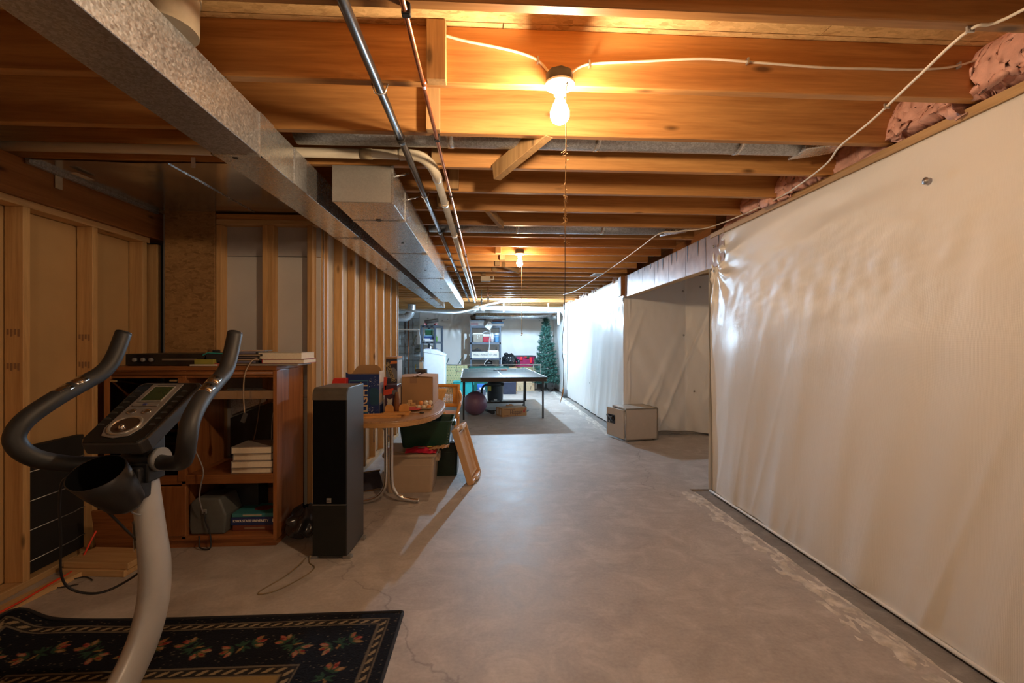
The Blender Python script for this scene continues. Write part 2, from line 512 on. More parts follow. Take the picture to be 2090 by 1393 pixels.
# ---- ceiling: subfloor sheets, joists, blocking
ceiling = S('ceiling', MB().box(-3.7, 3.8, -3.3, YB + 0.3, JT + 0.02, JT + 0.10), osb_d, None, 'open ceiling of orange timber joists under strand board subfloor')
bw, bl = 1.22, 2.44
sheet_me = MB().box(0.002, bl - 0.002, 0.002, bw - 0.002, 0, 0.018).mesh('osb_sheet', osb_m)
r = 0
y = -3.2
while y < YB:
    x = -3.6 + (0 if r % 2 else -1.22)
    while x < 3.7:
        O('osb_sheet', sheet_me, None, ceiling, (x, y, JT))
        x += bl
    y += bw; r += 1
joist_me = MB().box(-3.15, 2.28, 0, 0.038, JB, JT).mesh('joist', fir_x)
joist_a = MB().box(-3.15, 1.93, 0, 0.038, JB, JT).mesh('joist', fir_x)
JN = {}
for n in range(-10, 30):
    yn = 1.30 + 0.4064 * n
    if yn > YB - 0.05: break
    JN[n] = yn
    jj = O('joist', joist_a if 6 <= n <= 12 else joist_me, None, ceiling, (0, yn, 0), bevel=0.003, seg=1)
def blocking(n, x, w=0.062, z0=JB + 0.005, z1=JT - 0.002, t=0.04):
    O('blocking', MB().box(-w / 2, w / 2, -t, 0, z0, z1), block_z, ceiling, (x, JN[n], 0), bevel=0.002, seg=1)
blocking(1, -0.185, 0.07, JB - 0.012)
blocking(2, -0.245, 0.062, JB - 0.004)
for n, x in ((3, -0.27), (4, -0.21), (5, -0.33), (6, -0.25), (9, 0.12), (10, 0.18), (11, 0.13), (12, 0.1), (13, -0.05)):
    blocking(n, x)
# loose bridging pieces that hang between the joists
for p0, p1, w, h in (((0.29, 2.13, 2.315), (0.05, 2.50, 2.24), 0.045, 0.085), ((0.0, 3.35, 2.30), (0.12, 3.72, 2.27), 0.035, 0.06), ((0.2, 5.75, 2.3), (0.42, 6.1, 2.27), 0.035, 0.06)):
    O('bridging', MB().bar(p0, p1, w, h), block_z, ceiling, bevel=0.002, seg=1)
# rim boards
O('rim_joist', MB().box(2.28, 2.32, -3.2, YB, JB, JT), fir_y, ceiling)
O('rim_joist', MB().box(-3.2, -3.15, -3.2, YB, JB, JT), fir_y, ceiling)

# ---- right wall, near stretch
def sheet_fn(p0, p1, z0, z1, nrm, seed, amp=1.0, rip=1.0, pins=()):
    p0 = Vector(p0); p1 = Vector(p1); n = Vector(nrm); Lg = (p1 - p0).length
    def f(u, v):
        s = u * Lg; z = z0 + v * (z1 - z0)
        low = max(0.0, 1.0 - v / 0.72); mid = math.exp(-((v - 0.74) / 0.09) ** 2); edge = min(1.0, (1 - v) / 0.06)
        d = 0.020 * mnoise.noise((s * 0.8, z * 0.7, seed))
        d += 0.022 * low ** 0.6 * mnoise.noise((s * 3.6 + z * 0.9, z * 0.45, seed + 3))
        d += 0.006 * low * mnoise.noise((s * 9 + z * 1.5, z * 0.7, seed + 5))
        d += 0.0046 * rip * mid * mnoise.noise((s * 12 + z * 3, z * 7, seed + 9))
        d += 0.020 * rip * mnoise.noise((s * 1.6 + z * 2.2, z * 6.0, seed + 11)) * max(0, v - 0.45)
        d += 0.0034 * rip * mnoise.noise((s * 10 + z * 9, z * 20, seed + 15)) * math.exp(-((v - 0.80) / 0.11) ** 2)
        d += 0.006 * low * max(0.0, 1 - 4.0 * abs(mnoise.noise(((s + 0.35 * z) * 3.1, z * 0.3, seed + 21)))) ** 2
        for ps, pz, pr in pins:
            dd = math.hypot(s - ps, (z - pz))
            ang = math.atan2(z - pz, s - ps)
            d -= 0.012 * math.exp(-(dd / 0.05) ** 2)
            d += 0.009 * math.exp(-((dd - 0.22) / 0.2) ** 2) * math.sin(ang * 9 + seed)
        d = d * amp * edge
        q = p0.lerp(p1, u) + n * d
        return (q.x, q.y, z)
    return f
def fastener(parent, loc, nrm, r=0.013):
    a = {'x': 'x', 'y': 'y'}['x' if abs(nrm[0]) > abs(nrm[1]) else 'y']
    sg = nrm[0] if a == 'x' else nrm[1]
    mb = MB().lathe([(r, 0), (r, 0.003 * sg), (r * 0.5, 0.004 * sg), (r * 0.45, 0.007 * sg), (r * 0.15, 0.0075 * sg)], (0, 0, 0), 14, axis=a)
    O('fastener', mb, steel_m, parent, loc)

wall_r = S('wall_right', MB().box(RX + 0.05, RX + 0.25, -3.2, 3.88, -0.1, 2.222), wallc_m, None, 'basement wall at right covered in glossy white woven plastic sheeting')
pins = ((5.93, 1.93, 1), (5.95, 2.14, 1))
sm_ = MB().grid(480, 190, sheet_fn((RX, -2.1, 0), (RX, 3.905, 0), 0.012, 2.222, (-1, 0, 0), 1.7, pins=pins))
ps = O('plastic_sheeting', sm_, sheet_m, wall_r)
mm = ps.modifiers.new('thick', 'SOLIDIFY'); mm.thickness = 0.004; mm.offset = 1
# bottom hem and wrapped end
O('sheet_hem', MB().tube([(RX - 0.012, -2.1, 0.012), (RX - 0.014, 1.0, 0.010), (RX - 0.010, 2.4, 0.012), (RX - 0.012, 3.9, 0.010)], 0.010, 8, smooth=8), sheet_m, wall_r)
O('plastic_sheeting', MB().grid(8, 60, lambda u, v: (RX - 0.02 + 0.26 * u, 3.93 + 0.014 * mnoise.noise((u * 5, v * 6, 3)) - 0.02 * (u < 0.05), 0.012 + 1.95 * v)), sheet_m, wall_r)
for yy, zz in ((3.83, 1.93), (3.84, 2.14), (1.93, 2.03), (2.6, 0.9)):
    if zz > 1.5: fastener(wall_r, (RX - 0.012, yy, zz), (-1, 0, 0), 0.016 if yy < 3 else 0.012)
O('sill_plate', MB().box(RX - 0.012, RX + 0.20, -3.2, 3.66, 2.224, 2.264), pine_y, wall_r, bevel=0.002, seg=1)
O('sill_plate', MB().box(RX - 0.012, RX + 0.20, 3.665, 3.9, 2.224, 2.264), pine_y, wall_r, bevel=0.002, seg=1)
pink_m = plain('pink_glass_wool', (0.86, 0.50, 0.43), 0.95, var=0.22, scale=12, bmp=0.8)
whool_m = plain('pale_glass_wool', (0.72, 0.55, 0.5), 0.95, var=0.3, scale=9, bmp=0.6)
def batt(parent, n, x=1.99, z0=2.262, dx=0.28, seed=0, m=None):
    y0 = JN[n] + 0.04; y1 = JN[n] + 0.4064
    mb = MB()
    def f(u, v):
        # front face wraps to top
        yy = y0 + (y1 - y0) * u
        z = z0 + (JT - z0) * v
        lean = 0.10 * v
        d = 0.045 * mnoise.noise((yy * 6, z * 9, seed)) + 0.011 * mnoise.noise((yy * 19, z * 24, seed + 4)) + 0.008 * mnoise.noise((yy * 52, z * 60, seed)) + 0.004 * mnoise.noise((yy * 110, z * 120, seed))
        return (x + lean + d, yy, z + 0.012 * mnoise.noise((yy * 25, seed, 1)) * (v < 0.05))
    mb.grid(48, 28, f)
    b = O('insulation_batt', mb, m or pink_m, parent)
    q = b.modifiers.new('t', 'SOLIDIFY'); q.thickness = 0.08; q.offset = -1
random.seed(7)
for n in range(-6, 6):
    batt(wall_r, n, 1.985 + random.uniform(-0.02, 0.03), seed=n * 3.1)

# ---- beam over the bay, with the timber block at its far end
beam_m = plain('stained_foil_face', (0.40, 0.30, 0.27), 0.34, 0.35, var=0.3, scale=5, bmp=0.15)
beam = S('beam_right', MB().box(RX + 0.004, RX + 0.092, 3.70, 6.42, 1.965, 2.262), pine_y, None, 'long header beam over the wall opening with a foil faced side', cat='beam')
fo = MB().grid(120, 8, lambda u, v: (RX - 0.001 + 0.0012 * mnoise.noise((u * 30, v * 6, 1)), 3.68 + 2.73 * u, 1.968 + 0.292 * v))
O('foil_facing', fo, beam_m, beam, label='pinkish grey foil face with dark drips')
random.seed(3)
for k in range(13):
    yy = 3.8 + k * 0.2 + random.uniform(-0.05, 0.05)
    ln = random.uniform(0.06, 0.16) if k < 9 else 0.05
    w = random.uniform(0.006, 0.022)
    O('drip_stain', MB().prism([(yy - w, 2.26), (yy + w, 2.26), (yy + w * 0.7, 2.26 - ln * 0.5), (yy + 0.002, 2.26 - ln), (yy - w * 0.6, 2.26 - ln * 0.6)], RX - 0.0035, RX - 0.0025, 'x'), plain('tar_drip', (0.06, 0.065, 0.09), 0.4), beam)
for k in range(6):
    O('foil_seam', MB().box(RX - 0.0036, RX - 0.0026, 4.0 + k * 0.42, 4.004 + k * 0.42, 1.97, 2.26), plain('seam_blue', (0.28, 0.28, 0.36), 0.4), beam)
O('end_block', MB().box(RX - 0.055, RX + 0.04, 6.43, 6.56, 1.985, 2.262), fir_y, beam, bevel=0.004)
O('bearing_plate', MB().box(RX - 0.03, RX + 0.10, 6.40, 6.56, 1.955, 1.983), steel_m, beam)

# ---- bay (alcove) behind the beam
bay = [(RX + 0.05, 6.47), (2.90, 6.50), (3.30, 6.02), (3.30, 4.30), (2.90, 3.90), (RX + 0.1, 3.92)]
wall_bay = S('wall_bay', MB().box(RX + 0.05, 3.7, 6.56, 6.72, -0.1, 2.27), wallc_m, None, 'recessed bay wall under the beam lined with white plastic sheeting')
O('foundation', MB().box(3.40, 3.6, 3.6, 6.6, -0.1, 2.27), wallc_m, wall_bay)
O('foundation', MB().box(RX + 0.25, 3.6, 3.55, 3.84, -0.1, 2.27), wallc_m, wall_bay)
def poly_sheet(pts, z0, z1, seed, amp):
    ls = [0]
    for a, b in zip(pts, pts[1:]): ls.append(ls[-1] + math.dist(a, b))
    tot = ls[-1]
    c = Vector((2.6, 5.2))
    def f(u, v):
        s = u * tot
        i = max(k for k in range(len(ls) - 1) if ls[k] <= s + 1e-9)
        t = (s - ls[i]) / (ls[i + 1] - ls[i])
        a = Vector(pts[i]); b = Vector(pts[i + 1]); q = a.lerp(b, t)
        n = Vector((-(b - a).y, (b - a).x)).normalized()
        if n.dot(c - q) < 0: n = -n
        z = z0 + v * (z1 - z0)
        low = max(0, 1 - v / 0.8)
        d = 0.03 * mnoise.noise((s * 1.0, z * 0.8, seed)) + 0.058 * low ** 0.7 * mnoise.noise((s * 3.2 + z * 1.8, z * 0.5, seed + 2)) + 0.022 * low * mnoise.noise((s * 7 + z * 3.5, z * 0.7, seed + 4)) + 0.003 * mnoise.noise((s * 12, z * 8, seed)) * math.exp(-((v - 0.78) / 0.1) ** 2)
        d += 0.035 * low ** 0.5 * max(0.0, 1 - 3.5 * abs(mnoise.noise(((s - 0.42 * z) * 3.4, z * 0.35, seed + 7)))) ** 2
        q = q + n * d * amp
        return (q.x, q.y, z)
    return f
O('plastic_sheeting', MB().grid(300, 90, poly_sheet(bay, 0.03, 2.268, 5.2, 1.0)), sheet_m, wall_bay)
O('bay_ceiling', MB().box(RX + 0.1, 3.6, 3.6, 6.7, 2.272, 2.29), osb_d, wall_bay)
O('footing_ledge', MB().box(RX + 0.1, 3.2, 6.36, 6.56, -0.05, 0.025), footing_m, wall_bay, bevel=0.01)
for x, y, z in ((2.84, 6.465, 2.06), (3.02, 6.30, 2.10), (2.85, 6.46, 1.42), (2.96, 6.36, 0.62)):
    fastener(wall_bay, (x, y, z), (0, -1, 0), 0.014)

# ---- right wall, far stretch
wall_r2 = S('wall_right_far', MB().box(RX + 0.05, RX + 0.25, 6.57, YB + 0.2, -0.1, 2.222), wallc_m, None, 'far stretch of right wall beyond the bay in bright white sheeting')
O('plastic_sheeting', MB().grid(260, 50, sheet_fn((RX, 6.46, 0), (RX, YB, 0), 0.012, 2.23, (-1, 0, 0), 8.3, 1.25, 0.5, pins=((0.06, 2.03, 1), (0.6, 2.0, 1)))), sheet_m, wall_r2)
O('plastic_sheeting', MB().grid(6, 40, lambda u, v: (RX - 0.01 + 0.10 * u, 6.455 + 0.01 * mnoise.noise((u * 4, v * 7, 9)), 0.012 + 1.96 * v)), sheet_m, wall_r2)
for yy, zz in ((6.62, 2.07), (7.4, 2.04), (8.6, 0.55)): fastener(wall_r2, (RX - 0.012, yy, zz), (-1, 0, 0), 0.014)
O('sill_plate', MB().box(RX, RX + 0.20, 6.6, YB, 2.226, 2.264), pine_y, wall_r2)
for n in range(13, 29):
    if n in JN: batt(wall_r2, n, 2.0 + 0.02 * (n % 3), seed=n * 2.3, m=whool_m)

# ---- back wall: sheeting at right, bare painted block at left
wall_b = S('wall_back', MB().box(-3.6, RX + 0.25, YB + 0.02, YB + 0.22, -0.1, JB), wallc_m, None, 'far end wall hung with white plastic beside bare painted block')
O('plastic_sheeting', MB().grid(200, 50, sheet_fn((-1.96, YB - 0.02, 0), (RX, YB - 0.02, 0), 0.02, 2.24, (0, -1, 0), 4.4, 1.2, 1.0, pins=((0.5, 1.95, 1), (0.95, 1.9, 1), (1.3, 1.97, 1)))), sheet_m, wall_b)
for x, z in ((-1.72, 2.03), (-1.15, 2.0), (-1.3, 1.97), (1.55, 1.98)): fastener(wall_b, (x, YB - 0.035, z), (0, -1, 0), 0.02)
blk_m = plain('painted_block', (0.50, 0.55, 0.57), 0.8, var=0.1, scale=9, bmp=0.3)
blk_me = MB().box(0.004, 0.402, -0.02, 0.06, 0.004, 0.199).mesh('block', blk_m)
for rr in range(11):
    xx = -3.58 + (0.2 if rr % 2 else 0)
    while xx < -1.98:
        w = min(0.398, -1.97 - xx)
        if w > 0.1:
            b = O('block', blk_me, None, wall_b, (xx, YB, rr * 0.203), bevel=0.006, seg=1)
            b.scale = (w / 0.398, 1, 1)
        xx += 0.406

# ---- far left, behind camera walls (closing the room)
S('wall_left_far', MB().box(-3.75, -3.6, 3.45, YB + 0.2, -0.1, JT), blk_m, None, 'shaded left wall deep in the utility corner')
wall_rear = S('wall_rear', MB().box(-3.75, RX + 0.3, -3.35, -3.2, -0.1, JT), wallc_m, None, 'plain end wall behind the viewer')

# ---- left partition: tan drywall backs, pine studs, girder
LX = -2.45
wall_l = S('wall_left', MB().box(-2.575, -2.562, -3.2, 3.55, 0.0, 2.06), drywall_t, None, 'left stud partition with bare tan drywall backing')
O('drywall_panel', MB().box(-2.562, -2.552, -3.2, 1.36, 0.04, 2.03), drywall_t, wall_l)
O('drywall_panel', MB().box(-2.562, -2.552, 1.364, 2.575, 0.04, 2.03), drywall_t, wall_l)
O('drywall_panel', MB().box(-2.562, -2.552, 2.579, 3.55, 0.04, 2.03), drywall_t, wall_l)
O('bottom_plate', MB().box(-2.545, LX - 0.002, -3.2, 3.45, 0.0, 0.038), pine_y, wall_l, bevel=0.002, seg=1)
O('top_plate', MB().box(-2.545, LX + 0.002, -3.2, 3.45, 2.03, 2.068), pine_y, wall_l, bevel=0.002, seg=1)
lst_me = MB().box(-2.545, LX, -0.019, 0.019, 0.038, 2.03).mesh('stud', pine_z)
for yy in (-2.4, -1.9, -1.4, -0.9, -0.45, 0.0, 0.45, 0.89, 1.31, 1.73, 2.15, 2.565, 2.99, 3.405, 3.36 + 0.2):
    if abs(yy - 3.56) < 0.01: continue
    O('stud', lst_me, None, wall_l, (0, yy, 0), bevel=0.002, seg=1)
O('stud', lst_me, None, wall_l, (0.03, 3.5, 0), bevel=0.002, seg=1)
O('girder', MB().box(-2.56, -2.42, -3.2, 3.62, 2.07, 2.273), fir_y, wall_l, bevel=0.004)
# mill stamps printed on the studs
for yy, zz in ((2.545, 1.38), (2.545, 1.20), (2.97, 1.36), (2.97, 1.19)):
    for j in range(4):
        O('mill_stamp', MB().box(-2.532 + j * 0.018, -2.521 + j * 0.018, yy - 0.0005, yy, zz - 0.03 - 0.01 * (j % 2), zz), plain('stamp_ink', (0.30, 0.17, 0.09), 0.8), wall_l)

# ---- partition facing the viewer: strand board, studs, white foam board
FY = 3.45
wall_f = S('wall_front_partition', MB().box(-2.42, -1.25, FY + 0.095, FY + 0.11, 0.0, 2.27), drywall_w, None, 'short stud partition facing the viewer with pale board behind it')
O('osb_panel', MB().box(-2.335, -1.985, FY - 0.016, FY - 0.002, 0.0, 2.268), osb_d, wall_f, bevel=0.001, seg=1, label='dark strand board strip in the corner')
O('foam_panel', MB().box(-2.0, -1.26, FY + 0.078, FY + 0.093, 1.96, 2.2), plain('foam_grey', (0.45, 0.43, 0.43), 0.8, var=0.05), wall_f)
O('foam_panel', MB().box(-2.0, -1.26, FY + 0.076, FY + 0.093, 0.9, 1.955), drywall_w, wall_f)
O('foam_panel', MB().box(-2.0, -1.26, FY + 0.078, FY + 0.093, 0.0, 0.895), drywall_w, wall_f)
stz = MB().box(-0.019, 0.019, 0, 0.089, 0.038, 2.175).mesh('stud', stud_z)
for x in (-1.965, -1.635, -1.596, -1.312):
    O('stud', stz, None, wall_f, (x, FY, 0), bevel=0.002, seg=1)
O('top_plate', MB().box(-1.984, -1.262, FY, FY + 0.089, 2.178, 2.215), pine_x, wall_f, bevel=0.002, seg=1)
O('top_plate', MB().box(-1.984, -1.262, FY, FY + 0.089, 2.217, 2.254), fir_x, wall_f, bevel=0.002, seg=1)
O('bottom_plate', MB().box(-1.984, -1.262, FY, FY + 0.089, 0, 0.038), pine_x, wall_f)

# ---- long stud partition running away on the left
wall_s = S('wall_stud_partition', MB().box(-1.328, -1.3155, FY + 0.12, 6.56, 0.0, 2.27), plain('board_pale', (0.66, 0.60, 0.52), 0.7, var=0.05, scale=4), None, 'long open stud partition running away beside the ducts')
sst = MB().box(-1.3145, -1.25, -0.019, 0.019, 0.038, 2.2).mesh('stud', stud_z)
for yy in (3.56, 3.655, 4.015, 4.395, 4.79, 5.19, 5.595, 5.99, 6.40, 6.50):
    O('stud', sst, None, wall_s, (0, yy, 0), bevel=0.002, seg=1)
O('top_plate', MB().box(-1.3145, -1.25, FY + 0.095, 6.54, 2.2, 2.238), pine_y, wall_s)
O('bottom_plate', MB().box(-1.3145, -1.25, FY + 0.095, 6.54, 0.0, 0.038), pine_y, wall_s)
O('return_panel', MB().box(-3.6, -1.329, 6.53, 6.56, 0, 2.27), drywall_t, wall_s)

# ================================================================== SERVICES UNDER THE JOISTS
def duct_run(name, label, x0, x1, z0, z1, y0, y1, seams, mat_near, mat_far, ysplit):
    root = T(name, label, 'duct', ((x0 + x1) / 2, y0, z1))
    ox, oy, oz = root.location
    cuts = [y0] + [q for q in seams if y0 < q < y1] + [y1]
    for a, b in zip(cuts, cuts[1:]):
        m = mat_near if b <= ysplit else mat_far
        O('duct_section', MB().box(x0 - ox, x1 - ox, a - oy, b - oy, z0 - oz, z1 - oz), m, root, bevel=0.002, seg=1)
    for q in cuts[1:-1]:
        e = 0.004
        mb = MB()
        mb.box(x0 - e - ox, x1 + e - ox, q - 0.012 - oy, q + 0.012 - oy, z0 - e - oz, z0 - oz)
        mb.box(x1 - ox, x1 + e - ox, q - 0.012 - oy, q + 0.012 - oy, z0 - e - oz, z1 - oz)
        mb.box(x0 - e - ox, x0 - ox, q - 0.012 - oy, q + 0.012 - oy, z0 - e - oz, z1 - oz)
        O('drive_cleat', mb, galv_s, root)
        O('cleat_tab', MB().box(x1 - 0.045 - ox, x1 + 0.006 - ox, q - 0.018 - oy, q - 0.010 - oy, z0 - 0.012 - oz, z0 - oz), galv_s, root)
    return root
za = HC + 0.787
dA = duct_run('supply_duct', 'long galvanised duct running over the bike and down the room', -1.14, -0.95, za, JB - 0.004, -3.1, 10.3,
              (-2.6, -1.08, 0.43, 1.965, 3.48, 5.0, 6.53, 8.05, 9.5), galv_m, galv_s, 2.0)
for yy in (1.99, 4.9): O('screw_hole', MB().lathe([(0.011, 0), (0.011, -0.003)], (-0.02, yy + 3.1, za - JB + 0.0025), 12), black_m, dA)
O('duct_collar', MB().box(-0.003, 0.100, 5.055, 5.175, za - JB + 0.001, -0.001), galv_s, dA)
O('side_patch', MB().box(0.0950, 0.0985, 5.40, 5.55, za - JB + 0.002, -0.006), galv_m, dA)
zb = HC + 0.767
dB = duct_run('return_duct', 'wide shiny duct with closed end hanging beside the pipes', -0.836, -0.514, zb, JB - 0.004, 2.52, 8.5, (2.90, 3.95, 5.45, 6.95), galv_s, galv_s, 0)
O('end_cap', MB().box(-0.163, 0.163, -0.006, 0.0, zb - JB + 0.002, 0.0), galv('galvanised_dull', (0.5, 0.49, 0.46), 0.45, 0.05), dB, bevel=0.002, seg=1, label='flat dull end cap')
O('corner_flange', MB().box(0.155, 0.167, -0.009, 0.012, zb - JB - 0.003, 0.0), galv_s, dB)
O('screw_hole', MB().lathe([(0.016, 0), (0.016, -0.003)], (0.0, 0.36, zb - JB + 0.002), 14), black_m, dB)
O('duct_section', MB().box(-0.04, 0.161, 5.98, 7.6, zb - JB + 0.01, -0.002), galv_s, dB, bevel=0.002, seg=1)
O('reducer_end', MB().box(0.0, 0.161, 5.975, 5.985, zb - JB + 0.012, -0.002), plain('reducer_tan', (0.5, 0.42, 0.32), 0.6), dB)
for yy in (1.0, 2.3, 3.9): O('screw_hole', MB().lathe([(0.011, 0), (0.011, -0.003)], (0.03, yy, zb - JB + 0.002), 12), black_m, dB)
# strap hangers that tie duct B to the joists
for n in (3, 4):
    O('strap', MB().tube([(0.165, JN[n] - 2.52 + 0.02, -0.05), (0.23, JN[n] - 2.52 + 0.1, 0.0)], 0.006, 6), galv_s, dB)

# sheet metal pan under the joists
pan = T('joist_pan', 'shiny sheet metal return pan nailed under the joists', 'duct', (-1.9, 2.52, JB - 0.002))
O('pan_sheet', MB().grid(40, 24, lambda u, v: (-0.50 + 1.12 * u, 0.0 + 0.915 * v, -0.006 - 0.006 * mnoise.noise((u * 3, v * 3, 4)) - 0.004 * math.sin(u * PI))), galv_pan, pan)
O('pan_edge', MB().box(-0.505, -0.485, -0.01, 0.93, -0.03, -0.001), galv_m, pan)
O('pan_seam', MB().box(0.2, 0.205, 0.0, 0.91, -0.016, -0.008), galv_s, pan)
tape_m = plain('masking_tape', (0.62, 0.52, 0.38), 0.7)
O('tape_strip', MB().box(-0.40, -0.365, 0.12, 0.24, -0.028, -0.0245), tape_m, pan)
O('tape_strip', MB().box(-0.512, -0.506, 0.16, 0.2, -0.10, -0.02), tape_m, pan)
O('tape_strip', MB().box(0.33, 0.35, -0.012, -0.008, -0.035, 0.02), plain('white_tape', (0.75, 0.7, 0.64), 0.7), pan)

# round ducts in the joist bays
def bay_pipe(name, label, y, x0, x1, z, rr, boot=True):
    t = T(name, label, 'duct', (x0, y, z))
    O('pipe', MB().tube([(0, 0, 0), (x1 - x0, 0, 0)], rr, 20), galv_m, t)
    for k in range(1, int((x1 - x0) / 0.75) + 1):
        O('crimp_joint', MB().tube([(k * 0.75, 0, 0), (k * 0.75 + 0.03, 0, 0)], rr + 0.003, 20), galv_s, t)
    if boot:
        O('boot', MB().prism([(x1 - x0 - 0.02, -rr), (x1 - x0 + 0.22, -rr + 0.04), (x1 - x0 + 0.22, 0.10), (x1 - x0 - 0.02, 0.10)], -rr, rr, 'y'), galv_s, t, bevel=0.004)
    return t
bay_pipe('branch_duct', 'round galvanised pipe in the joist bay behind the lamp', 2.33, -0.95, 1.66, 2.375, 0.072)
bay_pipe('branch_duct', 'distant round galvanised pipe near the beam top', 3.98, -0.5, 1.58, 2.335, 0.066)
bay_pipe('branch_duct', 'far bright galvanised pipe across the joists before the white drain', 8.68, -0.4, 1.6, 2.35, 0.066, False)
tk = T('duct_takeoff', 'tan round take off above the near duct', 'duct', (-0.94, 1.46, 2.4))
O('takeoff_sleeve', MB().tube([(-0.05, 0, -0.13), (-0.048, 0, 0.0), (-0.046, 0, 0.085)], 0.088, 24).tube([(-0.048, 0, -0.02), (-0.048, 0, 0.0)], 0.092, 24), plain('tan_sleeve', (0.55, 0.46, 0.33), 0.5), tk)

# pipes
gp = T('gas_pipe', 'black iron gas pipe running the length of the joists', 'pipe', (-0.40, 0, JB - 0.02))
cut = [-3.1, 0.2, 2.15, 3.9, 6.0, 8.2, 10.4]
for i, (a, b) in enumerate(zip(cut, cut[1:])):
    O('pipe_length', MB().tube([(0, a, 0), (0, b, 0)], 0.0167, 14), iron_m if i < 2 else plain('iron_bright', (0.26, 0.26, 0.27), 0.22, 0.9), gp)
    if i: O('coupling', MB().tube([(0, a - 0.02, 0), (0, a + 0.02, 0)], 0.021, 14), iron_m, gp)
for n in (1, 4, 9, 14, 19):
    O('pipe_strap', MB().tube([(-0.03, JN[n] + 0.02, 0.02), (-0.018, JN[n] + 0.02, -0.016), (0.0, JN[n] + 0.02, -0.021), (0.018, JN[n] + 0.02, -0.016), (0.03, JN[n] + 0.02, 0.02)], 0.003, 6), galv_s, gp)
cpz = JB - 0.022
cp = T('copper_pipe', 'thin copper water pipe clipped under the joists', 'pipe', (-0.231, 0, cpz))
O('pipe_length', MB().tube([(-0.01, -3.1, 0), (0.0, 3.0, 0), (0.005, 10.4, 0)], 0.0085, 12), copper_m, cp)
for n in (0, 2, 4, 6, 9, 13, 17, 21):
    O('pipe_clip', MB().box(-0.013, 0.013, JN[n] + 0.008, JN[n] + 0.03, -0.011, 0.022), black_m, cp, bevel=0.003)
O('solder_joint', MB().tube([(0, 1.66, 0), (0, 1.70, 0)], 0.0105, 12), copper_m, cp)
vp = T('vent_pipe', 'cream plastic pipe with an elbow turning along the ducts', 'pipe', (0, 2.42, JB + 0.02))
O('pipe_length', MB().tube([(-2.52, 0, 0.0), (-0.42, 0, 0)], 0.0245, 18), pvc_m, vp, label='long cross run')
O('coupling', MB().tube([(-0.66, 0, 0), (-0.60, 0, 0)], 0.0275, 18), plain('pvc_glue', (0.58, 0.5, 0.33), 0.4), vp)
O('elbow', MB().tube([(-0.46, 0, 0), (-0.40, 0, 0.0), (-0.345, 0.012, -0.008), (-0.305, 0.06, -0.026), (-0.285, 0.13, -0.046), (-0.283, 0.2, -0.052)], 0.0285, 18, smooth=5), pvc_m, vp)
O('pipe_length', MB().tube([(-0.283, 0.19, -0.052), (-0.283, 8.1, -0.052)], 0.0235, 18), plain('pvc_shiny', (0.62, 0.62, 0.6), 0.22, 0.3), vp)
for yy in (0.62, 1.5, 3.1, 5.0): O('coupling', MB().tube([(-0.283, yy, -0.052), (-0.283, yy + 0.06, -0.052)], 0.0275, 18), pvc_m, vp)
# white drain crossing before the back wall, stack at the right wall
dr = T('drain_pipe', 'thick white drain pipe hung across the far end of the room', 'pipe', (-0.22, 11.0, 2.145))
O('pipe_length', MB().tube([(0, 0, 0.01), (2.13, 0, -0.02)], 0.062, 20), pvc_w, dr)
O('coupling', MB().tube([(0.05, 0, 0.01), (0.16, 0, 0.008)], 0.07, 20), pvc_w, dr)
O('end_elbow', MB().tube([(0.03, 0, 0.01), (-0.06, 0.02, 0.0), (-0.10, 0.10, -0.03)], 0.066, 18, smooth=4), pvc_w, dr)
for xx in (0.62, 1.70):
    O('pipe_hanger', MB().box(xx - 0.015, xx + 0.015, -0.075, -0.068, -0.09, 0.13), plain('white_strap', (0.9, 0.9, 0.9), 0.5), dr)
stk_ = T('stack_pipe', 'tall white vertical stack pipe standing at the right wall', 'pipe', (1.90, 11.0, 0))
O('pipe_length', MB().tube([(0, 0, 0.17), (0, 0, 2.0)], 0.052, 20), pvc_w, stk_)
O('wye', MB().tube([(0.0, 0, 1.98), (0, 0, 2.12), (0.05, 0, 2.27)], 0.062, 20), pvc_w, stk_)
O('wye_branch', MB().tube([(0.0, 0, 2.02), (-0.07, 0, 2.125)], 0.064, 18), pvc_w, stk_)
O('base_sleeve', MB().lathe([(0.085, 0), (0.075, 0.17), (0.06, 0.175)], (0, 0, 0), 18), plain('grey_sleeve', (0.13, 0.15, 0.17), 0.7), stk_)
O('coupling', MB().tube([(0, 0, 1.02), (0, 0, 1.12)], 0.058, 20), pvc_w, stk_)
O('branch_pipe', MB().tube([(-0.16, 0.0, 2.1), (-0.16, 0.0, 1.75)], 0.03, 14), pvc_w, stk_)
bd = T('back_duct', 'round silver duct along the top of the back wall', 'duct', (-0.3, 12.3, 2.04))
O('pipe', MB().tube([(0, 0, 0), (2.1, 0, 0)], 0.078, 20), galv_s, bd)
O('elbow', MB().tube([(2.08, 0, 0), (2.16, 0, 0), (2.2, 0.08, 0), (2.2, 0.7, 0)], 0.08, 18, smooth=4), galv_s, bd)
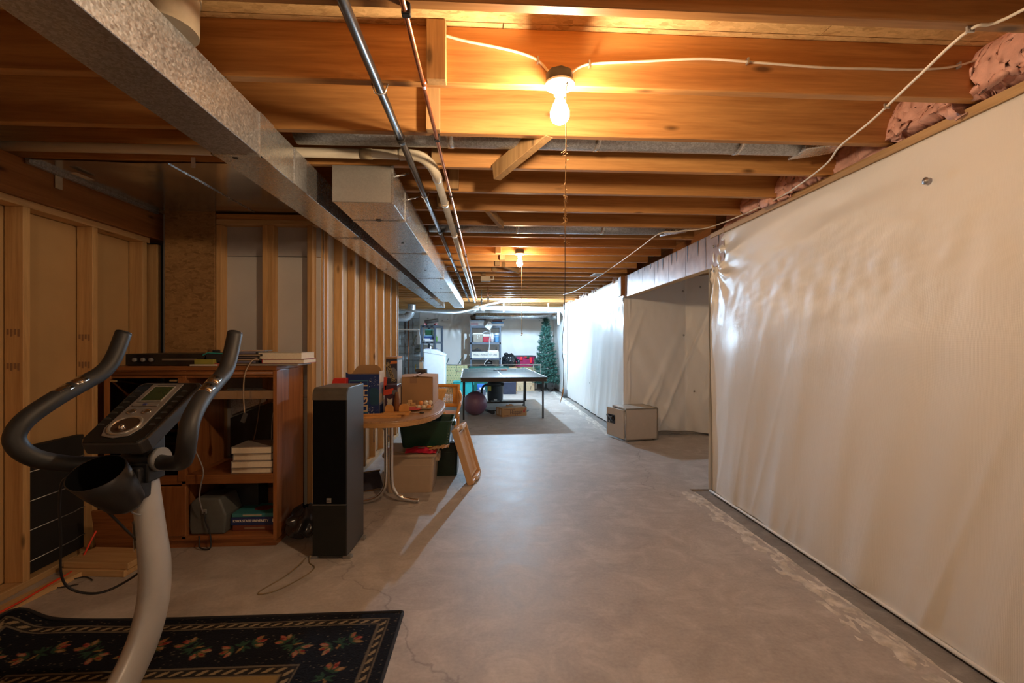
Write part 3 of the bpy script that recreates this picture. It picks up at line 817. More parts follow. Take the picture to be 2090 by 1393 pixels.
# utility corner
ub = T('elbow_duct', 'grey round duct elbow above the bare block corner', 'duct', (-2.3, 11.4, 1.93))
O('pipe', MB().tube([(-0.9, 0, -0.01), (0.15, 0, 0), (0.32, 0, 0.03), (0.42, 0.0, 0.14), (0.44, 0.0, 0.34)], 0.10, 20, smooth=5), galv_m, ub)
uf = T('plenum_box', 'dull sheet metal plenum in the dark utility corner', 'duct', (-2.2, 9.6, 1.85))
O('plenum', MB().box(-0.9, 0.16, -0.4, 0.4, 0.05, 0.42), galv('plenum_tan', (0.5, 0.43, 0.33), 0.5, 0.08), uf, bevel=0.004)
O('flange', MB().box(-0.92, 0.18, -0.42, -0.39, 0.03, 0.06), galv_m, uf)
wb = T('wall_piping', 'cluster of copper and iron pipes on the painted block', 'pipe', (-2.26, YB - 0.14, 0))
O('copper_riser', MB().tube([(0.0, 0, 0.1), (0, 0, 2.05)], 0.02, 10), copper_m, wb)
O('iron_riser', MB().tube([(-0.10, 0, 0.2), (-0.10, 0, 2.0)], 0.022, 10), plain('riser_grey', (0.2, 0.17, 0.16), 0.6), wb)
O('steel_riser', MB().tube([(0.13, 0, 0.3), (0.13, 0, 1.9)], 0.014, 10), steel_m, wb)
O('meter_loop', MB().tube([(0.13, 0, 1.3), (0.2, 0, 1.5), (0.3, 0, 1.5), (0.34, 0, 1.35), (0.3, 0, 1.1), (0.17, 0, 1.1)], 0.02, 10, smooth=4), plain('loop_brass', (0.36, 0.33, 0.25), 0.4, 0.7), wb)
O('water_meter', MB().lathe([(0.06, -0.03), (0.075, 0), (0.075, 0.08), (0.04, 0.1)], (0.27, 0, 1.07), 16), plain('meter_brass', (0.30, 0.28, 0.22), 0.4, 0.7), wb)
O('valve', MB().ball((0.13, -0.02, 1.25), 0.045), plain('valve_grey', (0.25, 0.24, 0.22), 0.5), wb)
O('valve_handle', MB().bar((0.2, -0.05, 0.5), (0.22, -0.05, 0.7), 0.02, 0.02), plain('yellow_handle', (0.7, 0.5, 0.05), 0.5), wb)
pb = T('conduit_panel', 'narrow white panel box beside the end of the stud wall', 'panel', (-2.42, YB - 1.6, 0))
O('box', MB().box(-0.05, 0.10, 0, 0.12, 0.5, 1.62), plain('panel_cream', (0.7, 0.72, 0.64), 0.5), pb, bevel=0.006)
O('conduit', MB().tube([(0.02, 0.06, 1.6), (0.02, 0.06, 2.25)], 0.02, 10), steel_m, pb)
for k, (x, y) in enumerate(((-0.10, 8.228), (0.02, 7.82))):
    t = T('valve_stub', ('short vertical pipe stub with valve beside the copper pipe', 'second short pipe stub with valve nearer the lamp string')[k], 'pipe', (x, y, 2.0))
    O('pipe_length', MB().tube([(0, 0, 0.0), (0, 0, 0.276)], 0.011, 10), copper_m if k else steel_m, t)
    O('valve_body', MB().tube([(0, 0, 0.05), (0, 0, 0.1)], 0.02, 10), steel_m, t)
    O('lever', MB().bar((0, -0.01, 0.09), (0.07, -0.03, 0.12), 0.012, 0.005), steel_m, t)
jb_ = T('junction_box', 'small pale junction box under the joists near the pipes', 'box', (-0.02, 6.6, 2.2))
O('box', MB().box(-0.07, 0.07, -0.05, 0.05, 0, 0.07), plain('box_tan', (0.6, 0.52, 0.4), 0.5), jb_, bevel=0.004)
O('whip', MB().tube([(0.07, 0, 0.03), (0.11, 0, 0.03), (0.12, 0.0, 0.1), (0.2, 0.1, 0.14), (0.4, 0.1, 0.09)], 0.008, 8, smooth=4), wire_w, jb_)

# ------------------------------------------------------------------ lamps
def bulb_mesh(r=0.032):
    p = [(0.013, 0.0), (0.0135, -0.012), (0.017, -0.022), (0.024, -0.036), (0.0295, -0.05), (r, -0.066), (r * 0.97, -0.08), (r * 0.8, -0.094), (r * 0.5, -0.104), (r * 0.1, -0.1075)]
    return MB().lathe(p, (0, 0, 0), 16, capb=True, capt=True)
def lamp(label, loc, e, s=1.0, string=None, blabel=None):
    t = T('ceiling_lamp', label, 'lamp', loc)
    O('junction_can', MB().lathe([(0.046, 0.004), (0.05, 0.01), (0.05, 0.045), (0.046, 0.05)], (0, 0.008, 0), 8), plain('dark_box', (0.05, 0.045, 0.04), 0.5), t, label='dark octagonal box')
    O('lampholder', MB().lathe([(0.019, -0.038), (0.021, -0.036), (0.022, -0.02), (0.028, -0.012), (0.046, -0.008), (0.055, -0.003), (0.0555, 0.004), (0.05, 0.005)], (0, 0, 0), 28), porc_m, t)
    O('bulb', bulb_mesh(0.032 * s), emit('bulb_glow_%s' % loc[1], *e), t, (0, 0, -0.034), label='glowing bare bulb')
    O('pull_switch', MB().tube([(0.02, -0.02, -0.008), (0.02, -0.035, -0.02)], 0.005, 8), steel_m, t)
    return t
la = lamp('bare glowing bulb in white holder on the nearest lit joist', (0.265, 1.648, 2.245), BULB_WARM, 1.12)
lb = lamp('second bare warm bulb halfway along the joists', (0.352, 4.90, 2.268), BULB_MID)
lc = lamp('farthest bulb, cold white, dazzling above the ping pong table', (0.50, 10.15, 2.35), BULB_COOL)
lamp('unseen fill bulb added behind the viewer', (0.3, -1.6, 2.245), BULB_FILL)  # added out of view to lift the front of the room
string_m = plain('jute_string', (0.56, 0.36, 0.17), 0.9, var=0.2)
random.seed(11)
mb = MB()
pts = [(0.02, -0.035, -0.02), (0.016, -0.03, -0.12), (0.018, -0.03, -0.22), (0.014, -0.03, -0.42), (0.014, -0.03, -0.55)]
mb.tube(pts, 0.0017, 6, smooth=5)
for k in range(46):
    z = -0.20 - 0.38 * random.random() ** 0.8
    a = random.random() * 6.28; ln = random.uniform(0.006, 0.02)
    mb.tube([(0.015, -0.03, z), (0.015 + ln * math.cos(a), -0.03 + ln * math.sin(a), z - random.uniform(-0.006, 0.016))], 0.0006, 4, cap=False)
for z0 in (-0.42, -0.47, -0.5):
    mb.tube([(0.014 + 0.008 * math.sin(q * 1.3 + z0), -0.03 + 0.008 * math.cos(q * 2.1), z0 - 0.012 * math.cos(q)) for q in range(9)], 0.0009, 5, cap=False)
O('pull_string', mb, string_m, la, label='frayed knotted jute string')
mb = MB().tube([(0.014, -0.03, -0.55), (0.013, -0.03, -0.8), (0.004, -0.03, -0.95), (0.009, -0.03, -1.02), (0.007, -0.03, -1.10)], 0.0013, 6, smooth=5)
O('pull_string', mb, plain('dark_string', (0.08, 0.06, 0.05), 0.8), la, label='dark lower string')
O('string_end', MB().tube([(0.007, -0.03, -1.10), (0.006, -0.03, -1.118), (-0.004, -0.03, -1.155)], [0.0016, 0.0028, 0.0005], 6, smooth=3), string_m, la)
O('pull_string', MB().tube([(0.02, -0.035, -0.02), (0.022, -0.035, -0.85)], 0.0022, 6), string_m, lb)
O('string_knob', MB().ball((0.022, -0.035, -0.86), 0.008, 8, 6), string_m, lb)
O('pull_string', MB().tube([(0.25, -0.3, -0.02), (0.25, -0.3, -0.85)], 0.004, 6), string_m, lc)
O('string_knob', MB().ball((0.25, -0.3, -0.87), 0.015, 8, 6), string_m, lc)
# lamp feed cables stapled on the joist face
lcb = tag(O('lamp_cable', MB().tube([(-0.21, 1.69, 2.455), (-0.10, 1.70, 2.432), (0.03, 1.70, 2.41), (0.12, 1.70, 2.392), (0.19, 1.699, 2.365), (0.235, 1.695, 2.315)], 0.0065, 8, smooth=6, flat=0.6), wire_w), 'short white cable from the wood block to the near lamp', 'cable')
lcb2 = tag(O('lamp_cable', MB().tube([(0.31, 1.695, 2.315), (0.355, 1.699, 2.348), (0.42, 1.70, 2.362), (0.6, 1.70, 2.376), (0.82, 1.70, 2.393), (1.0, 1.70, 2.388), (1.3, 1.70, 2.376), (1.5, 1.70, 2.378), (1.7, 1.70, 2.381), (1.86, 1.695, 2.40), (2.02, 1.68, 2.455)], 0.0065, 8, smooth=6, flat=0.6), wire_w), 'long white cable from the near lamp to the pink insulation', 'cable')
for (x, z), p in (((0.19, 2.365), lcb), ((0.385, 2.356), lcb2), ((1.0, 2.388), lcb2), ((1.86, 2.40), lcb2)):
    O('staple', MB().box(x - 0.003, x + 0.003, 1.689, 1.706, z - 0.011, z + 0.011), steel_m, p)
rc = tag(O('ceiling_cable', MB().tube([(1.60, 0.6, 2.268), (1.545, 1.226, 2.266), (1.48, 1.317, 2.266), (1.54, 1.55, 2.257), (1.621, 1.762, 2.266), (1.655, 1.9, 2.258), (1.72, 2.13, 2.266), (1.80, 2.327, 2.256), (1.87, 2.65, 2.252), (1.914, 2.888, 2.262), (1.90, 3.308, 2.262), (1.83, 3.70, 2.266), (1.617, 3.815, 2.26), (1.50, 3.90, 2.26), (1.53, 4.5, 2.262), (1.58, 5.7, 2.262), (1.62, 8.07, 2.262), (1.5, 8.9, 2.262)], 0.0048, 8, smooth=7), wire_w), 'long loose white cable strung under the joists at the right', 'cable')
for x, y in ((1.48, 1.317), (1.621, 1.762), (1.617, 3.815)):
    O('staple', MB().box(x - 0.012, x + 0.012, y - 0.003, y + 0.003, 2.258, 2.276), steel_m, rc)
fxc = tag(O('far_cable', MB().tube([(-1.9, 10.2, 2.03), (-0.9, 10.3, 1.98), (-0.45, 10.4, 2.04), (-0.1, 10.33, 2.15), (0.3, 10.26, 2.23), (0.5, 10.26, 2.255)], 0.022, 8, smooth=5), plain('grey_conduit', (0.45, 0.47, 0.5), 0.4)), 'sagging grey conduit below the far duct end', 'cable')
vt = T('ceiling_vent', 'small white register lying on the cable below the joists', 'vent', (1.53, 6.25, 2.262))
O('frame', MB().box(-0.07, 0.07, -0.13, 0.13, -0.006, 0.0).box(-0.05, 0.05, -0.11, 0.11, -0.007, 0.004), white_m, vt)
for k in range(5): O('slat', MB().box(-0.048, 0.048, -0.1 + k * 0.045, -0.09 + k * 0.045, -0.010, -0.006), grey_m, vt)

# ================================================================== THINGS, NEAR LEFT
# ---- rug (pile with a woven pattern, one colour value per pile vertex)
def make_rug():
    x0, x1, y1, y0 = -2.22, -0.405, 2.225, -0.45
    nx, ny = 300, 320
    ys = np.concatenate([np.linspace(y0, 1.55, 60, endpoint=False), np.linspace(1.55, y1, ny - 60 + 1)])
    xs = np.linspace(x0, x1, nx + 1)
    X, Y = np.meshgrid(xs, ys)
    ex = np.minimum(X - x0, x1 - X); ey = np.minimum(y1 - Y, Y - y0); e = np.minimum(ex, ey)
    rng = np.random.default_rng(3)
    col = np.empty(X.shape + (3,)); col[:] = (0.007, 0.008, 0.013)
    speck = rng.random(X.shape)
    col[speck > 0.988] = (0.16, 0.13, 0.09)
    along = np.where(ex < ey, Y, X)
    def band(lo, hi):
        m = (e > lo) & (e < hi); t = (e - lo) / (hi - lo)
        col[m] = (0.02, 0.018, 0.018)
        line = m & ((t < 0.16) | (t > 0.84)); col[line] = (0.12, 0.10, 0.075)
        ph = (along * 20 + t * 1.1) % 1.0
        br = m & (t > 0.24) & (t < 0.76) & (ph < 0.45) & (np.abs(t - 0.5) < 0.26 - 0.35 * np.abs(ph - 0.22))
        col[br] = (0.26, 0.20, 0.12)
    band(0.050, 0.098); band(0.345, 0.405)
    inner = e >= 0.405
    col[inner] = (0.24, 0.17, 0.075)
    col[inner & (speck > 0.9)] = (0.22, 0.15, 0.07)
    def petal(cx, cy, a, l, w, c):
        dx, dy = X - cx, Y - cy
        u = dx * math.cos(a) + dy * math.sin(a); v = -dx * math.sin(a) + dy * math.cos(a)
        t = (u / l)
        m = (t > 0) & (t < 1) & (np.abs(v) < w * np.sin(np.clip(t, 0, 1) * PI) ** 0.8)
        sh = 0.75 + 0.5 * rng.random(X.shape)
        for k in range(3):
            ch = col[..., k]; ch[m] = (c[k] * sh)[m]
    rr = random.Random(5)
    pink = (0.30, 0.09, 0.06); gold = (0.20, 0.12, 0.045); leaf = (0.022, 0.055, 0.035); cream = (0.28, 0.18, 0.10); redc = (0.2, 0.025, 0.02)
    def flower(cx, cy, a0):
        for sgn in (1, -1):
            bx = cx + sgn * 0.034 * math.cos(a0); by = cy + sgn * 0.034 * math.sin(a0)
            base = a0 + (0 if sgn > 0 else PI)
            for k in range(4):
                petal(bx, by, base + (k - 1.5) * 0.75, rr.uniform(0.035, 0.055), 0.007, leaf)
            for k in range(3):
                a = base + (k - 1) * 0.75
                petal(bx + 0.016 * math.cos(a), by + 0.016 * math.sin(a), a + rr.uniform(-0.2, 0.2), rr.uniform(0.036, 0.05), 0.0105, (gold, pink, gold)[k] if sgn > 0 else (pink, gold, cream)[k])
                petal(bx + 0.028 * math.cos(a), by + 0.028 * math.sin(a), a + 0.15, 0.024, 0.007, (cream, redc, pink)[k])
        for k in range(3):
            petal(cx, cy, a0 + PI / 2 + (k - 1) * 0.7, 0.045, 0.007, leaf)
            petal(cx, cy, a0 - PI / 2 + (k - 1) * 0.7, 0.045, 0.006, leaf if k else gold)
    fx = x1 - 0.225
    k = 0
    while fx > x0 + 0.1:
        flower(fx, y1 - 0.222, (0.5, 2.5)[k % 2]); fx -= 0.205; k += 1
    fy = y1 - 0.43
    while fy > y0 + 0.1:
        flower(x1 - 0.225, fy, 1.2); flower(x0 + 0.225, fy, 1.9); fy -= 0.21
    Z = np.full(X.shape, 0.011)
    Z += 0.0012 * rng.random(X.shape)
    Z += 0.07 * np.exp(-((X - (x0 + 0.06)) / 0.10) ** 2 - ((Y - y1) / 0.16) ** 2)
    Z += 0.012 * np.exp(-((X - (x0 + 0.35)) / 0.16) ** 2 - ((Y - y1) / 0.15) ** 2)
    Z -= 0.006 * np.clip(1 - e / 0.012, 0, 1)
    V = np.stack([X, Y, Z], -1).reshape(-1, 3)
    # round the far corners
    w = nx + 1; h = len(ys)
    idx = np.arange(w * h).reshape(h, w)
    F = np.stack([idx[:-1, :-1], idx[:-1, 1:], idx[1:, 1:], idx[1:, :-1]], -1).reshape(-1, 4)
    me = bpy.data.meshes.new('rug')
    me.from_pydata(V.tolist(), [], F.tolist())
    at = me.color_attributes.new('pile', 'FLOAT_COLOR', 'POINT')
    at.data.foreach_set('color', np.concatenate([col, np.ones(X.shape + (1,))], -1).reshape(-1).astype(np.float32))
    m, nt, bs = node_mat('rug_pile')
    a = nt.nodes.new('ShaderNodeAttribute'); a.attribute_name = 'pile'
    L(nt, a.outputs['Color'], bs.inputs['Base Color'])
    bs.inputs['Roughness'].default_value = 0.95
    bs.inputs['Specular IOR Level'].default_value = 0.15
    bump(nt, bs, noise(nt, coords(nt, rnd=False), 420, 2), 0.5, 0.003)
    me.materials.append(m)
    o = bpy.data.objects.new('floor_rug', me); COL.objects.link(o)
    md = o.modifiers.new('t', 'SOLIDIFY'); md.thickness = 0.011; md.offset = -1
    tag(o, 'dark floral rug with braided borders under the exercise bike', 'rug')
    bd_ = MB().tube([(x0, y1 - 0.35, 0.018), (x0 + 0.005, y1 - 0.1, 0.055), (x0 + 0.06, y1 - 0.002, 0.078), (x0 + 0.2, y1, 0.03), (x0 + 0.4, y1, 0.014), (x0 + 0.8, y1, 0.008), (x1 - 0.10, y1, 0.008), (x1 - 0.02, y1, 0.008), (x1 - 0.004, y1 - 0.004, 0.008), (x1, y1 - 0.02, 0.008), (x1, y1 - 0.1, 0.008), (x1, y1 - 0.8, 0.008), (x1, y0, 0.008)], 0.008, 8, smooth=4)
    O('binding', bd_, plain('rug_binding', (0.012, 0.012, 0.016), 0.9), o, label='black bound edge')
    return o
make_rug()

# ---- exercise bike, facing down the room
bike = T('exercise_bike', 'exercise bike with black foam handlebars and silver post on the rug', 'bike', (-1.27, 1.76, 0.014))
BZ = -0.014
def hb(s):
    p = [(0.03, 0.0, 0.872), (0.10, -0.03, 0.868), (0.19, -0.09, 0.885), (0.245, -0.155, 0.925), (0.272, -0.185, 0.985), (0.268, -0.16, 1.045), (0.252, -0.075, 1.105), (0.240, 0.03, 1.155), (0.232, 0.105, 1.192), (0.226, 0.15, 1.245), (0.222, 0.195, 1.345)]
    return [(s * x, y, z + BZ) for x, y, z in p]
for s in (-1, 1):
    h = O('handlebar', MB().tube(hb(s), [0.027, 0.027, 0.028, 0.029, 0.0295, 0.0295, 0.029, 0.0285, 0.029, 0.0285, 0.028], 18, smooth=6), foam_m, bike)
    e = Vector(hb(s)[-1]); d = (e - Vector(hb(s)[-2])).normalized()
    O('end_cap', MB().tube([e, e + d * 0.004, e + d * 0.006], [0.0285, 0.0275, 0.022], 18), black_m, h)
    for k, t in enumerate((0.0, 0.062)):
        a = Vector((s * 0.2535, -0.075, 1.105 + BZ)).lerp(Vector((s * 0.2385, 0.045, 1.162 + BZ)), 0.12 + t * 7.2)
        b = a + (Vector((s * 0.2385, 0.045, 1.162 + BZ)) - Vector((s * 0.2535, -0.075, 1.105 + BZ))).normalized() * 0.046
        mbp = MB()
        dd = (b - a).normalized(); side = Vector((1, 0, 0)); up = side.cross(dd).normalized()
        def pf(u, v, a=a, b=b, side=side, up=up):
            th = (u - 0.5) * 2.1
            q = a.lerp(b, v) + up * (0.0305 * math.cos(th)) + side * (0.0305 * math.sin(th))
            return tuple(q)
        mbp.grid(12, 2, pf)
        po = O('pulse_sensor', mbp, chrome_m, h, label='chrome pulse sensor plate')
        po.modifiers.new('t', 'SOLIDIFY').thickness = 0.002
O('bar_clamp', MB().tube([(-0.062, 0.0, 0.873 + BZ), (0.062, 0.0, 0.873 + BZ)], 0.041, 22).box(-0.05, 0.05, -0.05, 0.04, 0.80 + BZ, 0.872 + BZ), black_m, bike, bevel=0.006)
O('clamp_collar', MB().tube([(0.052, -0.005, 0.875 + BZ), (0.072, -0.008, 0.877 + BZ)], 0.043, 22), grey_m, bike)
# post: oval tube bowed forward
pp = [(0.0, 0.0, 0.86), (0.004, 0.01, 0.74), (0.010, 0.022, 0.60), (0.018, 0.030, 0.47), (0.018, 0.022, 0.34), (0.010, -0.015, 0.22), (-0.006, -0.075, 0.12), (-0.02, -0.15, 0.05)]
O('post', MB().tube([(x, y, z + BZ) for x, y, z in pp], [0.048, 0.052, 0.057, 0.062, 0.064, 0.064, 0.064, 0.066], 26, smooth=6, flat=0.70), silver_m, bike, label='silver bowed post')
def stick(u, v):
    ph = 0.30 + 0.75 * (1 - u); zz = 0.545 + 0.105 * v
    cx = 0.010 + (0.6 - zz) * 0.06; cy = 0.022
    return (cx - 0.0455 * math.cos(ph), cy - 0.0645 * math.sin(ph), zz + BZ)
stk0 = O('warning_sticker', MB().grid(6, 8, stick), plain('sticker_white', (0.75, 0.73, 0.68), 0.5), bike, label='white warning sticker')
O('sticker_print', MB().grid(6, 2, lambda u, v: stick(u, 0.86 + 0.14 * v)).xf(Matrix.Translation((-0.0006, -0.0006, 0))), plain('sticker_orange', (0.5, 0.16, 0.03), 0.5), stk0)
for k in range(7):
    O('sticker_print', MB().grid(4, 1, lambda u, v, k=k: stick(0.12 + 0.76 * u, 0.10 + k * 0.1 + 0.035 * v)).xf(Matrix.Translation((-0.0006, -0.0006, 0))), ink_m, stk0)
# console
cons = MB()
ang = math.atan2(0.178, 0.31)
def cpoly(w0, w1, l): return [(-w0 * 0.86, 0), (w0 * 0.86, 0), (w0, 0.025), (w1, l - 0.02), (w1 * 0.86, l), (-w1 * 0.86, l), (-w1, l - 0.02), (-w0, 0.025)]
cons.prism(cpoly(0.108, 0.122, 0.36), -0.052, 0.0)
CM = Matrix.Translation((0, -0.155, 0.968 + BZ)) @ Matrix.Rotation(ang, 4, 'X')
body = O('console', cons.xf(CM), plain('console_grey', (0.05, 0.05, 0.052), 0.35), bike, bevel=0.008, seg=3)
def cpart(name, mb, m, bevel=0.0, label=None):
    return O(name, mb.xf(CM), m, body, bevel=bevel, label=label)
cpart('face_panel', MB().prism(cpoly(0.100, 0.113, 0.345), 0.0, 0.004), plain('console_face', (0.014, 0.015, 0.015), 0.16), 0.002)
cpart('silver_strip', MB().prism([(-0.062, 0.07), (-0.045, 0.030), (0.0, 0.018), (0.045, 0.030), (0.062, 0.07), (0.058, 0.335), (-0.058, 0.335)], 0.004, 0.009), plain('console_silver', (0.30, 0.28, 0.27), 0.3, 0.5), 0.003)
cpart('screen_bezel', MB().box(-0.042, 0.042, 0.215, 0.315, 0.009, 0.013), plain('bezel_silver', (0.45, 0.44, 0.42), 0.25, 0.5), 0.002)
cpart('screen', MB().box(-0.033, 0.038, 0.222, 0.308, 0.012, 0.0138), plain('lcd_green', (0.035, 0.05, 0.02), 0.15), 0.0, 'dark green display')
cpart('button_bar', MB().box(-0.045, 0.045, 0.188, 0.200, 0.009, 0.014), plain('bar_silver', (0.4, 0.38, 0.37), 0.25, 0.6), 0.003)
cpart('button', MB().box(-0.008, 0.006, 0.189, 0.199, 0.013, 0.017), plain('blue_button', (0.03, 0.04, 0.16), 0.4), 0.002)
for x in (-0.026, 0.026):
    cpart('button_ring', MB().lathe([(0.015, 0.009), (0.016, 0.012), (0.012, 0.0125), (0.011, 0.010)], (x, 0.158, 0), 20, sy=0.8), chrome_m)
cpart('dial_ring', MB().lathe([(0.052, 0.006), (0.053, 0.012), (0.047, 0.015), (0.043, 0.011), (0.041, 0.008)], (0, 0.083, 0), 32), plain('dial_silver', (0.5, 0.48, 0.45), 0.2, 0.7))
cpart('dial_dish', MB().lathe([(0.043, 0.0095), (0.03, 0.007), (0.012, 0.006), (0.001, 0.006)], (0, 0.083, 0), 28), plain('dial_brown', (0.12, 0.08, 0.055), 0.15, 0.6))
cpart('dial_knob', MB().ball((0.0, 0.068, 0.012), 0.011, 14, 9), chrome_m)
for i in range(7):
    for s in (-1, 1):
        cpart('legend_print', MB().box(s * 0.088 - 0.015, s * 0.088 + 0.010, 0.09 + i * 0.033, 0.0935 + i * 0.033, 0.004, 0.0045).box(s * 0.088 - 0.015, s * 0.088 + 0.002, 0.097 + i * 0.033, 0.099 + i * 0.033, 0.004, 0.0045), plain('legend_grey', (0.055, 0.055, 0.052), 0.5))
cpart('title_print', MB().box(-0.035, 0.035, 0.324, 0.3265, 0.009, 0.0095), ink_m)
cpart('side_seam', MB().box(0.1065, 0.1105, 0.13, 0.132, -0.05, 0.0), ink_m)
O('console_neck', MB().box(-0.045, 0.045, -0.03, 0.05, 0.88 + BZ, 0.99 + BZ), black_m, bike, bevel=0.01)
O('console_jack', MB().tube([(0.119, 0.06, 1.03 + BZ), (0.135, 0.062, 1.028 + BZ)], 0.006, 10), steel_m, bike)
# bottle tray: tilted open cup below the console
cup = MB()
prof = [(0.040, -0.150), (0.060, -0.125), (0.078, -0.03), (0.086, 0.04), (0.082, 0.04), (0.073, -0.025), (0.054, -0.11), (0.01, -0.13)]
CUPM = (Matrix.Translation((-0.012, -0.165, 0.848 + BZ)) @ Matrix.Rotation(math.radians(38), 4, 'X') @ Matrix.Rotation(math.radians(-5), 4, 'Y'))
cup.lathe(prof[:5], (0, 0, 0), 30, sx=1.08, sy=0.85, capb=True, capt=False)
cup.xf(CUPM)
inside_shade = MB().lathe(prof[4:], (0, 0, 0), 30, sx=1.08, sy=0.85, capb=False, capt=True).xf(CUPM)  # inner surface, coloured near black to stand for the shade inside
bh = O('bottle_holder', cup, plain('holder_black', (0.030, 0.031, 0.035), 0.42), bike)
O('inside_shade', inside_shade, plain('holder_shade_black', (0.004, 0.004, 0.004), 0.9, spec=0.05), bh, label='inside of the holder coloured black as shade')
O('holder_bracket', MB().box(-0.035, 0.035, -0.075, 0.0, 0.74 + BZ, 0.86 + BZ), black_m, bike, bevel=0.01)
# foot
O('front_foot', MB().tube([(-0.24, -0.16, 0.03), (0.24, -0.16, 0.03)], 0.028, 16), silver_m, bike)
O('drive_housing', MB().lathe([(0.10, -0.05), (0.11, -0.03), (0.11, 0.03), (0.10, 0.05)], (-0.03, -0.62, 0.15), 28, axis='x'), grey_m, bike)
O('frame_rail', MB().tube([(-0.02, -0.14, 0.05), (-0.03, -0.9, 0.05)], 0.03, 14), silver_m, bike)
O('rear_foot', MB().tube([(-0.24, -0.9, 0.03), (0.24, -0.9, 0.03)], 0.028, 16), silver_m, bike)
wire_b = plain('black_wire', (0.02, 0.02, 0.024), 0.45)
O('power_lead', MB().tube([(-0.115, -0.16, 0.85), (-0.165, -0.14, 0.82), (-0.20, -0.11, 0.73), (-0.222, -0.08, 0.60), (-0.238, -0.06, 0.47), (-0.226, -0.03, 0.40), (-0.175, 0.02, 0.36), (-0.11, 0.06, 0.38), (-0.035, 0.06, 0.44), (-0.012, 0.02, 0.52), (-0.014, -0.06, 0.62), (-0.03, -0.13, 0.72)], 0.0042, 8, smooth=7), wire_b, bike, label='black cable loop')
O('sensor_lead', MB().tube([(0.02, -0.12, 0.74), (0.01, -0.07, 0.69), (0.015, -0.05, 0.675), (0.02, -0.04, 0.672)], 0.003, 8, smooth=5), plain('grey_wire', (0.3, 0.3, 0.32), 0.4), bike)

# ---- oak entertainment cabinet
CX0, CX1, CY0, CY1, CT = -2.40, -1.347, 3.0, 3.42, 1.160
cab = T('media_cabinet', 'oak media cabinet with open right bays and glass left door', 'cabinet', (CX0, CY0, 0))
W = CX1 - CX0; D = CY1 - CY0
O('top', MB().box(0.0, W, -0.005, D, CT - 0.028, CT), oak_x, cab, bevel=0.004)
O('top_rail', MB().box(0.022, W - 0.022, 0.004, 0.03, CT - 0.075, CT - 0.030).tube([(0.022, 0.004, CT - 0.048), (W - 0.022, 0.004, CT - 0.048)], 0.014, 10), oak_x, cab)
O('side_panel', MB().box(W - 0.024, W, 0.0, D, 0.045, CT - 0.028), oak_z, cab, bevel=0.002)
O('side_panel', MB().box(0.0, 0.024, 0.0, D, 0.045, CT - 0.028), oak_z, cab, bevel=0.002)
O('divider', MB().box(0.465, 0.49, 0.0, D, 0.06, CT - 0.03), oak_z, cab, bevel=0.002)
O('face_stile', MB().box(0.445, 0.492, -0.006, 0.014, 0.43, CT - 0.075), oak_z, cab, bevel=0.002)
O('face_stile', MB().box(0.0, 0.035, -0.006, 0.014, 0.06, CT - 0.03), oak_z, cab, bevel=0.002)
O('shelf', MB().box(0.024, W - 0.024, 0.0, D, 0.408, 0.468), oak_x, cab, bevel=0.004, label='thick middle shelf')
O('shelf', MB().box(0.024, W - 0.024, 0.0, D, 0.052, 0.078), oak_x, cab, bevel=0.003)
O('plinth', MB().box(0.03, W - 0.012, 0.018, D - 0.01, 0.0, 0.052), oak_x, cab, bevel=0.002)
O('pull_out_shelf', MB().box(0.492, W - 0.026, 0.03, D - 0.05, 0.95, 0.972), oak_x, cab, bevel=0.003)
O('shelf_lip', MB().box(0.492, W - 0.026, 0.024, 0.045, 0.945, 1.0), plain('chrome_lip', (0.55, 0.48, 0.4), 0.25, 0.8), cab, bevel=0.002)
O('shelf', MB().box(0.026, 0.465, 0.03, D - 0.02, 0.735, 0.755), oak_x, cab, bevel=0.002)
O('shelf', MB().box(0.026, 0.465, 0.03, D - 0.02, 0.585, 0.600), oak_x, cab, bevel=0.002)
gd = O('glass_door', MB().box(0.04, 0.44, -0.010, -0.004, 0.475, CT - 0.082), glass('smoked_glass', (0.42, 0.38, 0.34)), cab, label='smoked glass door')
for x in (0.06, 0.42):
    O('hinge', MB().box(x - 0.022, x + 0.022, -0.014, 0.004, CT - 0.098, CT - 0.086), plain('hinge_brass', (0.55, 0.47, 0.28), 0.3, 0.8), gd, bevel=0.002)
ld = O('door', MB().box(0.05, 0.50, -0.016, 0.004, 0.082, 0.402), oak_z, cab, bevel=0.008, seg=3, label='lower solid oak door')
O('back_panel', MB().box(0.024, 0.47, D - 0.008, D, 0.06, 0.47), oak_x, cab)
O('back_panel', MB().box(0.47, W - 0.024, D - 0.008, D, 0.06, 0.41), oak_x, cab)
# electronics behind the smoked glass
def deck(name, label, x0, x1, y0, y1, z, h, n=0):
    t = T(name, label, 'electronics', ((x0 + x1) / 2, y0, z))
    w = x1 - x0
    O('case', MB().box(-w / 2, w / 2, 0.012, y1 - y0, 0.0, h), plain('deck_black', (0.025, 0.024, 0.024), 0.35), t, bevel=0.004)
    O('front_panel', MB().box(-w / 2, w / 2, 0.0, 0.014, 0.002, h - 0.002), blackg_m, t, bevel=0.003)
    O('display_strip', MB().box(-w * 0.05, w * 0.38, -0.0015, 0.0, h * 0.45, h * 0.58), plain('deck_print', (0.20, 0.15, 0.11), 0.5), t)
    for k in range(3): O('knob', MB().lathe([(0.014, 0), (0.013, -0.012), (0.004, -0.013)], (-w * 0.38 + k * 0.05, 0, h * 0.5), 14, axis='y'), grey_m, t)
    for sx in (-1, 1): O('foot', MB().lathe([(0.014, -0.0001), (0.014, 0.0)], (sx * w * 0.4, 0.05, 0.0), 10), black_m, t)
    return t
